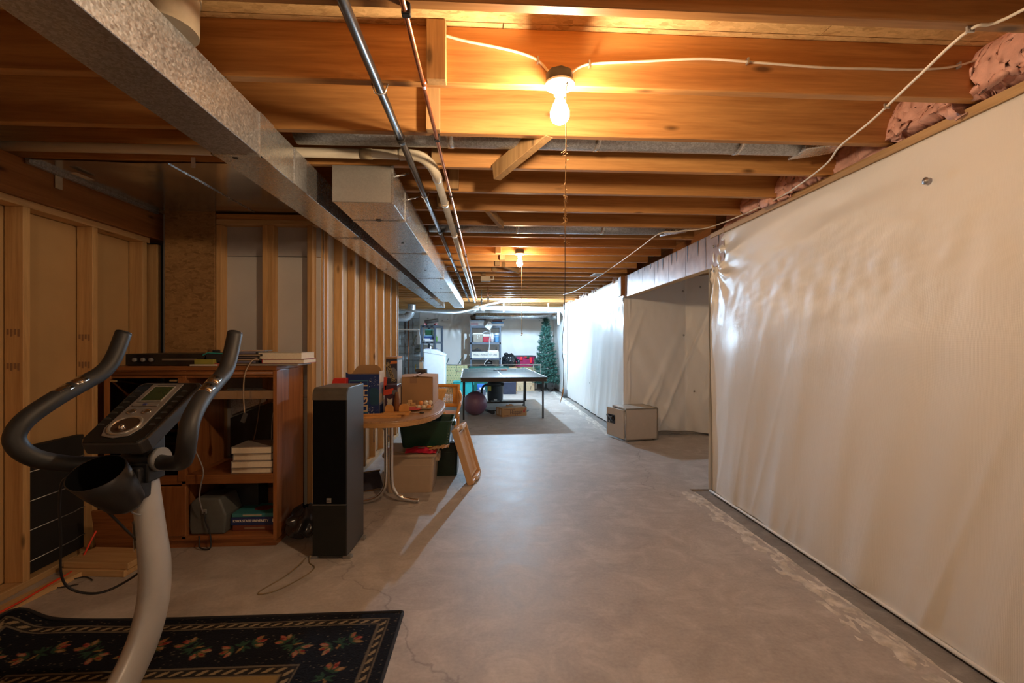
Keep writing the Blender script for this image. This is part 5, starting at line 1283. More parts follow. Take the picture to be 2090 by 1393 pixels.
O('grip', MB().lathe([(0.012, 0), (0.012, 0.008), (0.006, 0.012)], (0.02, 0, 0), 14, sx=1.6), black_m, hk)

# bentwood chairs behind the table
def bent_chair(label, loc, rz):
    t = T('bentwood_chair', label, 'chair', loc, rz, 'bentwood chairs by the dining table')
    O('seat', MB().prism(sup(0.22, 0.21, 3, 40), 0.43, 0.465), chair_wood, t, bevel=0.006)
    for sx in (-1, 1):
        O('leg', MB().tube([(sx * 0.19, -0.17, 0), (sx * 0.18, -0.165, 0.43)], 0.017, 10), chair_wood, t)
        O('leg', MB().tube([(sx * 0.19, 0.20, 0), (sx * 0.19, 0.185, 0.45), (sx * 0.195, 0.215, 0.79)], 0.018, 10, smooth=4), chair_wood, t)
        O('arm', MB().tube([(sx * 0.205, 0.21, 0.70), (sx * 0.225, 0.12, 0.66), (sx * 0.23, 0.0, 0.60), (sx * 0.225, -0.10, 0.565), (sx * 0.205, -0.17, 0.50), (sx * 0.19, -0.165, 0.43)], 0.019, 10, smooth=5), chair_wood, t)
    def back(u, v):
        x = (u - 0.5) * 0.40
        return (x, 0.225 + 0.03 * (1 - (2 * u - 1) ** 2) + 0.02 * v, 0.50 + 0.29 * v)
    fr = MB()
    for (u0, u1, v0, v1) in ((0, 1, 0.86, 1.0), (0, 1, 0.0, 0.16), (0, 0.2, 0.16, 0.86), (0.8, 1, 0.16, 0.86)):
        fr.grid(10, 2, lambda u, v, a=(u0, u1, v0, v1): back(a[0] + u * (a[1] - a[0]), a[2] + v * (a[3] - a[2])))
    f = O('back_frame', fr, chair_wood, t); f.modifiers.new('t', 'SOLIDIFY').thickness = 0.016
    cn = MB()
    for k in range(13):
        u = 0.2 + 0.6 * k / 12
        cn.tube([back(u, 0.15), back(u, 0.5), back(u, 0.87)], 0.0055, 5, cap=False)
    for k in range(13):
        v = 0.16 + 0.7 * k / 12
        cn.tube([back(0.19 + 0.62 * q / 6, v) for q in range(7)], 0.0055, 5, cap=False)
    c = O('cane_panel', cn, plain('cane', (0.55, 0.45, 0.30), 0.6), t); c['kind'] = 'stuff'
    return t
bent_chair('cane backed bentwood armchair seen behind the dining table', (-0.55, 5.53, 0), 0.0)
pc = T('plank_chair', 'honey wood chair with a solid curved back beside the cardboard box', 'chair', (-0.68, 5.02, 0), 0.0)
O('seat', MB().prism(sup(0.20, 0.20, 3, 36), 0.43, 0.46), chair_wood, pc, bevel=0.005)
for sx in (-1, 1):
    O('leg', MB().tube([(sx * 0.17, -0.09, 0), (sx * 0.165, -0.09, 0.43)], 0.016, 10), chair_wood, pc)
    O('leg', MB().tube([(sx * 0.17, 0.17, 0), (sx * 0.17, 0.165, 0.45)], 0.016, 10), chair_wood, pc)
bk_ = O('backrest', MB().grid(14, 10, lambda u, v: ((u - 0.5) * (0.40 + 0.05 * math.cos(v * 6.0)), 0.20 + 0.03 * (1 - (2 * u - 1) ** 2) + 0.03 * v, 0.44 + 0.345 * v)), plain('honey_plank', (0.66, 0.36, 0.12), 0.4), pc)
bk_.modifiers.new('t', 'SOLIDIFY').thickness = 0.014

# ---- storage totes under the table
def tote(name, label, loc, w, d, h, m, rz=0.0, lid=None, tap=0.86, open_=False, group=None, rim=0.022):
    t = T(name, label, 'tote', loc, rz, group)
    body = MB()
    rr = [(-1, -1), (1, -1), (1, 1), (-1, 1)]
    def ring(k, z, r_=0.03):
        o = []
        for cx, cy in rr:
            a0 = math.atan2(cy, cx) - PI / 4
            for q in range(5):
                a = a0 + q * PI / 8
                o.append((cx * (w / 2 * k - r_) + r_ * math.cos(a), cy * (d / 2 * k - r_) + r_ * math.sin(a), z))
        return o
    lv = [ring(tap, 0), ring(tap + (0.96 - tap) * 0.75, h * 0.72), ring(0.93, h * 0.725), ring(0.955, h - rim), ring(1.0, h - rim), ring(1.0, h)]
    if open_: lv += [ring(0.95, h), ring(0.93, h - rim), ring(tap - 0.02, 0.01)]
    n = len(lv[0]); vs = [p for q in lv for p in q]; fs = []
    for i in range(len(lv) - 1):
        for k in range(n): fs.append((i * n + k, i * n + (k + 1) % n, (i + 1) * n + (k + 1) % n, (i + 1) * n + k))
    fs.append(tuple(range(n))[::-1]); fs.append(tuple((len(lv) - 1) * n + k for k in range(n)))
    body._add(vs, fs)
    O('tub', body, m, t, bevel=0.003, seg=1)
    for sx in (-1, 1):
        O('handle', MB().box(sx * w / 2 - 0.018, sx * w / 2 + 0.018, -0.06, 0.06, h * 0.72, h - rim), m, t, bevel=0.006)
    if lid is not None:
        l = O('lid', MB().prism([(x * (w / 2 + 0.008), y * (d / 2 + 0.008)) for x, y in ((-1, -0.9), (-0.92, -1), (0.92, -1), (1, -0.9), (1, 0.9), (0.92, 1), (-0.92, 1), (-1, 0.9))], h - 0.016, h + 0.010), lid, t, bevel=0.005)
        O('lid_panel', MB().box(-w / 2 + 0.05, w / 2 - 0.05, -d / 2 + 0.05, d / 2 - 0.05, h + 0.010, h + 0.016), lid, l, bevel=0.004)
    return t
tote('storage_tote', 'beige storage tote with lid standing behind the chrome table foot', (-0.675, 4.215, 0.0005), 0.45, 0.46, 0.332, beige_m, 0.0, beige_m)
ut = tote('storage_tote', 'open dark green tote stacked upon the beige tote', (-0.565, 4.385, 0.3487), 0.50, 0.42, 0.245, green_m, 0.0, None, 0.84, True)
mb = MB()
for k in range(7):
    mb.ball((0.205 + 0.004 * (k % 2), -0.185, 0.05 + 0.025 * k), 0.0035, 6, 4)
sp_ = O('paint_specks', mb, plain('speck_pale', (0.5, 0.5, 0.4), 0.6), ut); sp_['kind'] = 'stuff'
tote('storage_tote', 'black green tote on the floor behind the beige tote', (-0.405, 4.675, 0.0005), 0.25, 0.40, 0.325, plain('black_green', (0.012, 0.028, 0.02), 0.4), 0.0, black_m)
mgz = T('paper_sack', 'crumpled crimson sack with torn brown paper edge on the beige tote', 'sack', (-0.545, 4.07, 0.3487))
sackm = plain('sack_crimson', (0.55, 0.02, 0.06), 0.4)
O('sack_body', MB().grid(30, 14, lambda u, v: (-0.165 + 0.27 * u, -0.09 + 0.16 * v + 0.02 * math.sin(u * 5), 0.006 + 0.030 * math.sin(PI * min(1, max(0, v))) * (0.6 + 0.5 * math.sin(PI * u)) + 0.008 * mnoise.noise((u * 6, v * 6, 1)))), sackm, mgz)
O('torn_paper', MB().grid(20, 8, lambda u, v: (0.04 + 0.17 * u, -0.075 + 0.13 * v + 0.02 * mnoise.noise((u * 8, v * 3, 4)), 0.030 + 0.018 * u + 0.012 * mnoise.noise((u * 9, v * 9, 2)))), card_m, mgz)
O('print_mark', MB().box(-0.06, 0.0, -0.055, -0.02, 0.040, 0.042), plain('mark_grey', (0.25, 0.2, 0.2), 0.5), mgz)
O('print_mark', MB().box(0.02, 0.06, -0.03, 0.0, 0.042, 0.044), plain('mark_yellow', (0.6, 0.4, 0.05), 0.5), mgz)
ll = T('tote_cover', 'tan plastic tote lid leaning on its edge against the green tote', 'cover', (-0.10, 4.40, 0.004), math.radians(-9))
LR = Matrix.Rotation(math.radians(-17), 4, 'Y')
def lp(name, mb, m, b=0.004): return O(name, mb.xf(LR), m, ll, bevel=b)
lp('lid_panel', MB().prism([(-0.20, 0.02), (-0.18, 0.0), (0.18, 0.0), (0.20, 0.02), (0.20, 0.50), (0.18, 0.53), (-0.18, 0.53), (-0.20, 0.50)], -0.045, -0.03, 'x'), tan_m)
for (y0, y1, z0, z1) in ((-0.205, -0.178, 0.0, 0.53), (0.178, 0.205, 0.0, 0.53), (-0.2, 0.2, 0.0, 0.028), (-0.2, 0.2, 0.502, 0.53)):
    lp('lid_rim', MB().box(-0.05, 0.012, y0, y1, z0, z1), tan_m, 0.006)
for (y0, y1, z0, z1) in ((-0.16, -0.145, 0.05, 0.48), (0.145, 0.16, 0.05, 0.48), (-0.15, 0.15, 0.05, 0.062), (-0.15, 0.15, 0.468, 0.48)):
    lp('inner_rib', MB().box(-0.032, -0.012, y0, y1, z0, z1), plain('tan_pale', (0.72, 0.58, 0.46), 0.45), 0.003)
for z in (0.0, 0.50): lp('latch', MB().box(-0.012, 0.03, -0.07, 0.07, z - 0.004 + 0.004 * (z == 0), z + 0.035), plain('tan_pale', (0.72, 0.58, 0.46), 0.45), 0.005)
fw = T('framed_picture', 'thin metal framed glass pane leaning in the shade behind the speaker', 'frame', (-1.06, 4.05, 0.003), 0.5)
O('pane', MB().box(-0.16, 0.16, 0.0, 0.004, 0.012, 0.20), plain('pane_dark', (0.06, 0.06, 0.08), 0.08), fw, rot=(-0.9, 0, 0))
O('frame_rail', MB().box(-0.17, 0.17, -0.004, 0.008, 0.0, 0.012).box(-0.17, 0.17, -0.004, 0.008, 0.20, 0.212), chrome_m, fw, rot=(-0.9, 0, 0))

# ================================================================== RIGHT: SAFE
sf = T('floor_safe', 'beige steel safe with its door ajar before the bay', 'safe', (1.84, 5.94, 0), math.radians(9))
safe_m = plain('safe_beige', (0.52, 0.46, 0.39), 0.4, var=0.04)
SW, SD, SH = 0.47, 0.43, 0.435
O('body', MB().box(0, SW, 0.0, 0.022, 0.012, SH).box(0, SW, SD - 0.022, SD, 0.012, SH).box(0, SW, 0, SD, 0.012, 0.034).box(0, SW, 0, SD, SH - 0.022, SH).box(SW - 0.03, SW, 0, SD, 0.012, SH), safe_m, sf, bevel=0.005)
O('lining', MB().box(0.05, 0.06, 0.03, SD - 0.03, 0.04, SH - 0.03), black_m, sf)
for x in (0.05, SW - 0.05):
    for yy in (0.05, SD - 0.05): O('foot', MB().lathe([(0.02, 0), (0.02, 0.013)], (x, yy, 0), 12), black_m, sf)
dr_ = O('door', MB().box(-0.032, -0.004, 0.0, SD - 0.03, 0.03, SH - 0.018), safe_m, sf, bevel=0.005, label='door standing slightly open')
dr_.rotation_euler = (0, 0, math.radians(9)); dr_.location = (-0.004, 0.012, 0)
O('lock_plate', MB().box(-0.038, -0.030, 0.19, 0.37, 0.205, 0.325), plain('lock_black', (0.03, 0.032, 0.04), 0.35), dr_, bevel=0.003)
O('dial', MB().lathe([(0.036, -0.038), (0.036, -0.05), (0.03, -0.056), (0.022, -0.058), (0.021, -0.066), (0.005, -0.067)], (0, 0.235, 0.275), 24, axis='x'), blackg_m, dr_)
O('handle', MB().bar((-0.062, 0.26, 0.285), (-0.052, 0.37, 0.31), 0.014, 0.02).box(-0.056, -0.036, 0.345, 0.37, 0.295, 0.32), plain('handle_steel', (0.25, 0.27, 0.3), 0.3, 0.6), dr_, bevel=0.003)
O('keypad_print', MB().box(-0.0392, -0.037, 0.31, 0.34, 0.215, 0.235), plain('print_grey', (0.4, 0.4, 0.4), 0.5), dr_)
O('hinge', MB().tube([(-0.016, -0.006, 0.05), (-0.016, -0.006, SH - 0.04)], 0.007, 10), steel_m, sf)

# ================================================================== MID: PING PONG TABLE AND NEAR IT
pt = T('ping_pong_table', 'dark ping pong table with white lines under the far bulb', 'table', (0.235, 9.03, 0), math.radians(2.4))
PW, PL = 0.735, 1.355
ptop = plain('table_slate', (0.035, 0.055, 0.058), 0.32, var=0.15, scale=3)
O('tabletop', MB().box(-PW, PW, -PL, -0.003, 0.712, 0.73), ptop, pt, bevel=0.002, seg=1)
O('tabletop', MB().box(-PW, PW, 0.003, PL, 0.712, 0.73), ptop, pt, bevel=0.002, seg=1)
wl = plain('line_white', (0.85, 0.87, 0.88), 0.5)
for (x0, x1, y0, y1) in ((-PW, -PW + 0.022, -PL, PL), (PW - 0.022, PW, -PL, PL), (-PW, PW, -PL, -PL + 0.018), (-PW, PW, PL - 0.02, PL), (-0.006, 0.006, -PL, PL)):
    O('court_line', MB().box(x0, x1, y0, y1, 0.7301, 0.7312), wl, pt)
apm = plain('apron_brown', (0.05, 0.035, 0.028), 0.35)
for (x0, x1, y0, y1) in ((-PW + 0.004, PW - 0.004, -PL + 0.004, -PL + 0.024), (-PW + 0.004, PW - 0.004, PL - 0.024, PL - 0.004), (-PW + 0.004, -PW + 0.022, -PL + 0.02, PL - 0.02), (PW - 0.022, PW - 0.004, -PL + 0.02, PL - 0.02)):
    O('apron', MB().box(x0, x1, y0, y1, 0.655, 0.7118), apm, pt, bevel=0.002, seg=1)
legm = plain('leg_black', (0.018, 0.018, 0.02), 0.35)
for sx in (-1, 1):
    for sy in (-1, 1):
        O('leg', MB().box(sx * (PW - 0.05) - 0.015, sx * (PW - 0.05) + 0.015, sy * (PL - 0.16) - 0.015, sy * (PL - 0.16) + 0.015, 0, 0.70), legm, pt, bevel=0.003)
        O('inner_leg', MB().bar((sx * 0.52, sy * 0.10, 0.70), (sx * 0.50, sy * 0.03, 0.06), 0.022, 0.022), legm, pt)
    O('side_rail', MB().box(sx * 0.50 - 0.012, sx * 0.50 + 0.012, -0.2, 0.2, 0.05, 0.075), legm, pt)
    for yy in (-0.18, 0.18): O('caster', MB().lathe([(0.025, -0.012), (0.025, 0.012)], (sx * 0.5, yy, 0.025), 14, axis='x'), black_m, pt)
    O('corner_rivet', MB().lathe([(0.008, -0.002), (0.008, 0)], (sx * (PW - 0.012), -PL + 0.004, 0.684), 10, axis='y'), steel_m, pt)
O('cross_rail', MB().box(-0.51, 0.51, -0.015, 0.015, 0.12, 0.15), legm, pt, bevel=0.002, seg=1)
nt_ = T('table_net', 'white banded net clamped across the ping pong table', 'net', (0.235, 9.03, 0.7314), math.radians(2.4))
O('net_band', MB().box(-0.84, 0.84, -0.002, 0.002, 0.138, 0.155), wl, nt_)
mb = MB()
for k in range(61): mb.box(-0.84 + k * 0.028 - 0.0008, -0.84 + k * 0.028 + 0.0008, -0.0008, 0.0008, 0.012, 0.138)
for k in range(6): mb.box(-0.84, 0.84, -0.0008, 0.0008, 0.015 + k * 0.022, 0.0166 + k * 0.022)
nm = O('net_mesh', mb, plain('net_green', (0.03, 0.10, 0.08), 0.7), nt_); nm['kind'] = 'stuff'
for s in (-1, 1):
    O('net_post', MB().box(s * 0.84 - 0.006, s * 0.84 + 0.006, -0.006, 0.006, -0.03, 0.158).box(s * 0.69 - 0.005, s * 0.69 + 0.005, -0.006, 0.006, 0.0, 0.14).box(min(s * 0.69, s * 0.84), max(s * 0.69, s * 0.84), -0.006, 0.006, 0.012, 0.022), wl, nt_)
p2 = T('table_tennis_paddle', 'paddle with a pink handle lying near the net', 'paddle', (0.40, 9.62, 0.7314), 0.12)
O('blade', MB().prism([(-0.19 + 0.078 * math.cos(t), 0.075 * math.sin(t)) for t in [k * PI / 12 for k in range(24)]], 0.004, 0.014), plain('rubber_dark', (0.03, 0.03, 0.045), 0.6), p2, bevel=0.002)
O('handle', MB().box(-0.11, 0.02, -0.016, 0.016, 0.0, 0.026), plain('handle_pink', (0.8, 0.36, 0.33), 0.5), p2, bevel=0.005)
bl = T('exercise_ball', 'large matte purple exercise ball under the ping pong table', 'ball', (-0.214, 8.30, 0))
O('ball_skin', MB().ball((0, 0, 0.215), 0.216, 40, 28), plain('ball_purple', (0.19, 0.10, 0.17), 0.42, var=0.05), bl)
O('valve', MB().lathe([(0.012, -0.003), (0.012, 0.0)], (0.0, -0.215, 0.2), 12, axis='y'), plain('valve_mauve', (0.2, 0.12, 0.18), 0.4), bl)
hb_ = T('shipping_carton', 'long brown carton reading Hopper on the floor below the table', 'carton', (0.268, 8.03, 0), math.radians(21))
O('carton_body', MB().box(0, 0.48, 0, 0.28, 0, 0.15), card_m, hb_, bevel=0.002, seg=1)
O('top_flap', MB().box(0.0, 0.48, 0, 0.14, 0.150, 0.153).box(0.0, 0.48, 0.143, 0.28, 0.150, 0.153), plain('cardboard_pale', (0.48, 0.34, 0.22), 0.8), hb_)
O('raised_flap', MB().prism([(0.18, 0.153), (0.20, 0.185), (0.23, 0.17), (0.26, 0.19), (0.31, 0.18), (0.34, 0.153)], 0.26, 0.264, 'y'), card_m, hb_)
O('side_tape', MB().box(-0.0012, 0.0, 0.05, 0.12, 0.03, 0.13), plain('label_pale', (0.62, 0.5, 0.38), 0.6), hb_)
O('side_tape', MB().box(-0.0012, 0.0, 0.17, 0.24, 0.03, 0.14), plain('label_pale', (0.62, 0.5, 0.38), 0.6), hb_)
text(hb_, 'Hopper', 0.11, (0.27, -0.0012, 0.072), (PI / 2, 0, 0), plain('ink_plum', (0.06, 0.03, 0.035), 0.6), 0.235)
O('mark', MB().prism([(0.405, 0.06), (0.43, 0.055), (0.452, 0.06), (0.445, 0.09), (0.46, 0.13), (0.43, 0.105), (0.415, 0.10)], -0.0012, 0, 'y'), plain('ink_red', (0.45, 0.04, 0.03), 0.6), hb_, label='small red mark after the word')
O('print_line', MB().box(0.03, 0.25, -0.001, 0, 0.122, 0.131).box(0.03, 0.12, -0.001, 0, 0.016, 0.026), plain('ink_brown', (0.16, 0.08, 0.05), 0.6), hb_)
tag(O('floor_cable', MB().tube([(0.0, 8.7, 0.012), (0.2, 8.75, 0.01), (0.35, 8.62, 0.012), (0.55, 8.7, 0.01), (0.7, 8.6, 0.012), (0.8, 8.75, 0.01)], 0.012, 6, smooth=6), black_m), 'black cable lying behind the long brown carton', 'cable')
tag(O('floor_nozzle', MB().tube([(0.12, 8.35, 0.03), (0.02, 8.46, 0.05), (-0.02, 8.52, 0.055)], [0.035, 0.025, 0.022], 12), black_m), 'black vacuum nozzle lying beside the purple ball', 'nozzle')

# shop vacuum
sv = T('shop_vacuum', 'black drum vacuum with a yellow tag behind the table', 'vacuum', (0.18, 10.10, 0))
O('drum', MB().lathe([(0.165, 0.05), (0.172, 0.06), (0.182, 0.34), (0.19, 0.35), (0.19, 0.37)], (0, 0, 0), 28), plain('vac_dark', (0.03, 0.034, 0.042), 0.4), sv)
O('motor_head', MB().lathe([(0.19, 0.37), (0.18, 0.43), (0.12, 0.47), (0.06, 0.49), (0.01, 0.49)], (0, 0, 0), 28), black_m, sv)
O('hose_port', MB().lathe([(0.035, -0.02), (0.035, 0.02)], (0.16, -0.13, 0.41), 14, axis='y'), ink_m, sv)
O('warning_tag', MB().grid(6, 4, lambda u, v: (-0.155 + 0.065 * u, -0.188 + 0.10 * 0.0 - 0.02 + 0.085 * (1 - u) , 0.27 + 0.10 * v)), plain('tag_yellow', (0.72, 0.55, 0.04), 0.5), sv)
O('hose', MB().tube([(-0.17, -0.08, 0.40), (-0.26, -0.12, 0.36), (-0.30, -0.05, 0.24), (-0.27, 0.02, 0.1)], 0.024, 10, smooth=5), black_m, sv)
for k in range(4):
    a = PI / 4 + k * PI / 2
    O('caster', MB().ball((0.17 * math.cos(a), 0.17 * math.sin(a), 0.03), 0.03, 10, 7), ink_m, sv)
O('badge', MB().box(-0.03, 0.04, -0.186, -0.17, 0.06, 0.085), plain('badge_white', (0.7, 0.7, 0.68), 0.5), sv)

# ================================================================== FAR END
def shelf_unit(label, loc, w, d, levels, rz=0.0, slots=False):
    t = T('shelf_unit', label, 'shelves', loc, rz, 'slate plastic shelf units')
    for z in levels:
        b = O('shelf', MB().box(-w / 2, w / 2, -d / 2, d / 2, z - 0.055, z), shelf_m, t, bevel=0.004)
        if slots:
            for k in range(3):
                O('slot', MB().box(-w * 0.3 + k * w * 0.28 - 0.035, -w * 0.3 + k * w * 0.28 + 0.035, -d / 2 - 0.002, -d / 2 + 0.01, z - 0.042, z - 0.01), ink_m, b)
    for sx in (-1, 1):
        for sy in (-1, 1):
            O('post', MB().box(sx * (w / 2 - 0.025) - 0.025, sx * (w / 2 - 0.025) + 0.025, sy * (d / 2 - 0.025) - 0.025, sy * (d / 2 - 0.025) + 0.025, 0, levels[-1] - 0.05), shelf_m, t, bevel=0.006)
    return t
SX, SY = -0.04, 12.85
shelf_unit('slate grey shelf unit with a fragile box, beside the trash bag', (SX, SY, 0), 0.86, 0.42, (0.12, 0.50, 0.90, 1.33, 1.785))
clear_m = plain('clear_tote', (0.62, 0.64, 0.70), 0.2)
def crate(name, label, cat, loc, w, d, h, m, top=None, toph=0.03, extra=None, rz=0.0, taper=0.94):
    t = T(name, label, cat, loc, rz)
    O('body', MB().box(-w / 2, w / 2, -d / 2, d / 2, 0, h - (toph if top else 0), taper=(taper, taper)), m, t, bevel=min(0.012, h * 0.1))
    if top: O('lid', MB().box(-w / 2 - 0.004, w / 2 + 0.004, -d / 2 - 0.004, d / 2 + 0.004, h - toph, h), top, t, bevel=min(0.010, toph * 0.3))
    return t
c1 = crate('clear_bin', 'clear plastic bin with pale contents on the top shelf', 'bin', (SX - 0.24, SY - 0.02, 1.7853), 0.40, 0.34, 0.155, clear_m, plain('lid_blue', (0.45, 0.58, 0.75), 0.3), 0.02)
O('contents', MB().box(-0.17, 0.03, -0.166, -0.158, 0.02, 0.09), plain('contents_pink', (0.5, 0.32, 0.38), 0.5), c1); O('contents', MB().box(0.05, 0.16, -0.166, -0.158, 0.03, 0.10), plain('contents_white', (0.8, 0.82, 0.85), 0.5), c1)
bk = T('wicker_basket', 'dark brown oval basket standing on the clear bin', 'basket', (SX - 0.20, SY - 0.02, 1.9408))
O('basket_body', MB().lathe([(0.19, 0), (0.225, 0.05), (0.23, 0.13), (0.22, 0.145), (0.20, 0.13), (0.18, 0.02)], (0, 0, 0), 28, sy=0.7), plain('wicker_brown', (0.075, 0.05, 0.04), 0.8, var=0.4, scale=50, bmp=0.5), bk)
for k in range(10):
    a = k * 0.63
    O('weave_band', MB().box(0.20 * math.cos(a) - 0.025, 0.20 * math.cos(a) + 0.025, 0.14 * math.sin(a) - 0.018, 0.14 * math.sin(a) + 0.018, 0.05, 0.11), plain('wicker_tan', (0.20, 0.12, 0.08), 0.8), bk)
O('filling', MB().ball((0, 0, 0.125), 0.17, 16, 9, (1.0, 0.7, 0.5)), plain('filling_dark', (0.02, 0.03, 0.028), 0.8), bk)
wp = T('paper_packet', 'tilted white instruction packet hanging off the top shelf', 'packet', (SX + 0.10, SY - 0.225, 1.79))
O('packet', MB().box(-0.085, 0.085, -0.012, 0.0, -0.10, 0.10, rot=(0, 0.62, 0)), white_m, wp, bevel=0.002)
O('print_patch', MB().box(-0.04, 0.0, -0.0135, -0.011, 0.02, 0.06, rot=(0, 0.62, 0)), plain('patch_grey', (0.45, 0.47, 0.52), 0.5), wp)
crate('appliance_box', 'white and blue box at the right of the top shelf', 'box', (SX + 0.33, SY - 0.02, 1.7853), 0.34, 0.32, 0.115, white_m, plain('box_blue', (0.12, 0.3, 0.55), 0.4), 0.045, taper=1)
gbx = crate('game_box', 'dark game box resting on the white and blue box', 'box', (SX + 0.33, SY + 0.0, 1.9008), 0.26, 0.22, 0.055, plain('game_maroon', (0.12, 0.07, 0.08), 0.5), plain('game_pink', (0.32, 0.17, 0.18), 0.5), 0.02, taper=1)
tag(O('umbrella', MB().tube([(-0.14, 0, 0.0), (0.2, 0, 0.012)], 0.012, 10), black_m, None, (SX + 0.36, SY - 0.04, 1.9685)), 'folded dark umbrella lying on the dark game box', 'umbrella')
tag(O('glass_jar', MB().lathe([(0.05, 0), (0.055, 0.01), (0.055, 0.12), (0.04, 0.14)], (0, 0, 0), 16), plain('jar_grey', (0.5, 0.55, 0.6), 0.15), None, (SX + 0.10, SY + 0.04, 1.7853)), 'pale glass jar behind the white packet on the top shelf', 'jar')
cr = crate('picnic_cooler', 'tan cooler with white lid on the second shelf', 'cooler', (SX - 0.215, SY - 0.03, 1.3303), 0.27, 0.30, 0.26, plain('cooler_tan', (0.36, 0.31, 0.25), 0.5), white_m, 0.045)
for (x, z) in ((-0.01, 0.18), (0.04, 0.175), (-0.01, 0.12)): O('white_dot', MB().lathe([(0.014, -0.002), (0.014, 0)], (x, -0.150, z), 10, axis='y'), white_m, cr)
O('dark_side', MB().box(-0.148, -0.13, -0.14, 0.14, 0, 0.20), black_m, cr)
cr = crate('picnic_cooler', 'red cooler with white swing top beside the tan cooler', 'cooler', (SX + 0.035, SY - 0.03, 1.3303), 0.215, 0.26, 0.235, plain('cooler_red', (0.45, 0.02, 0.045), 0.4), white_m, 0.075)
O('lid_print', MB().box(-0.05, 0.06, -0.1355, -0.13, 0.195, 0.215), plain('dark_print', (0.08, 0.1, 0.12), 0.5), cr)
O('handle', MB().tube([(-0.10, 0, 0.22), (-0.09, 0, 0.285), (0.09, 0, 0.285), (0.10, 0, 0.22)], 0.009, 8, smooth=4), white_m, cr)
jg = T('white_jug', 'white jug between the red cooler and the blue jug', 'jug', (SX + 0.185, SY - 0.05, 1.3303))
O('jug_body', MB().lathe([(0.05, 0), (0.052, 0.01), (0.052, 0.2), (0.045, 0.23), (0.03, 0.25), (0.03, 0.27)], (0, 0, 0), 18), white_m, jg)
O('band', MB().lathe([(0.053, 0.0), (0.053, 0.09)], (0, 0, 0), 18), plain('jug_grey', (0.5, 0.48, 0.48), 0.5), jg)
jg = T('water_jug', 'blue drink jug with a white lid at the right of the second shelf', 'jug', (SX + 0.32, SY - 0.06, 1.3303))
O('jug_body', MB().lathe([(0.062, 0), (0.066, 0.01), (0.068, 0.19), (0.07, 0.2)], (0, 0, 0), 20), plain('jug_blue', (0.14, 0.36, 0.66), 0.4), jg)
O('lid', MB().lathe([(0.072, 0.2), (0.072, 0.24), (0.06, 0.262), (0.01, 0.265)], (0, 0, 0), 20), white_m, jg)
O('handle', MB().tube([(-0.074, -0.01, 0.17), (-0.085, -0.06, 0.15), (0.0, -0.082, 0.165), (0.07, -0.03, 0.185)], 0.007, 8, smooth=4), white_m, jg)
tag(O('foil_tray', MB().box(-0.10, 0.10, -0.08, 0.08, 0, 0.045, taper=(0.85, 0.85)), clear_m, None, (SX + 0.26, SY + 0.10, 1.3303), bevel=0.006), 'clear tray behind the jugs on the second shelf', 'tray')
fb = T('fragile_box', 'long cream box marked fragile on the third shelf', 'box', (SX - 0.01, SY - 0.03, 0.9003))
O('box_body', MB().box(-0.38, 0.38, -0.17, 0.17, 0, 0.165), plain('box_cream', (0.70, 0.66, 0.56), 0.7), fb, bevel=0.003)
text(fb, 'FRAGILE - HANDLE WITH CARE', 0.075, (0.0, -0.1715, 0.085), (PI / 2, 0, 0), plain('ink_slate', (0.13, 0.15, 0.2), 0.6), 0.66, bold=True)
O('white_liner', MB().box(0.07, 0.36, -0.165, 0.1, 0.165, 0.21), white_m, fb, bevel=0.006)
O('cardboard_edge', MB().box(-0.36, 0.06, -0.16, 0.1, 0.165, 0.185), plain('slate_dark', (0.06, 0.07, 0.09), 0.6), fb)
tag(O('black_bag', MB().prism([(-0.17, 0), (0.12, 0.0), (0.10, 0.03), (0.0, 0.085), (-0.06, 0.06), (-0.17, 0.02)], -0.1, 0.1, 'y'), black_m, None, (SX - 0.22, SY - 0.04, 1.086), bevel=0.012), 'black soft bag lying on the fragile box', 'bag')
tag(O('dark_bottle', MB().lathe([(0.022, 0), (0.022, 0.05), (0.01, 0.07), (0.01, 0.09)], (0, 0, 0), 12), plain('bottle_dark', (0.05, 0.04, 0.04), 0.3), None, (SX + 0.30, SY - 0.12, 1.1105)), 'small dark bottle standing on the right end of the fragile box', 'bottle')
tag(O('black_duffel', MB().ball((0, 0, 0.10), 0.1, 20, 12, (3.2, 1.6, 1.0)), plain('duffel', (0.02, 0.02, 0.024), 0.7), None, (SX + 0.05, SY, 0.5003)), 'long black duffel bag on the low shelf of the fragile box unit', 'bag')
tag(O('black_boot', MB().ball((0, 0, 0.06), 0.07, 16, 10, (1.7, 1.2, 1.0)), black_m, None, (SX + 0.08, SY - 0.02, 0.692)), 'rounded black bundle heaped on the duffel bag', 'bag')
tag(O('hanging_cord', MB().tube([(SX + 0.13, SY - 0.24, 1.70), (SX + 0.12, SY - 0.235, 1.5), (SX + 0.10, SY - 0.235, 1.38), (SX + 0.11, SY - 0.235, 1.25), (SX + 0.09, SY - 0.235, 1.1), (SX + 0.08, SY - 0.24, 0.9), (SX - 0.03, SY - 0.24, 0.75), (SX + 0.02, SY - 0.24, 0.68)], 0.008, 8, smooth=6), pvc_w), 'white cord dangling down the front of the fragile box shelves', 'cord')

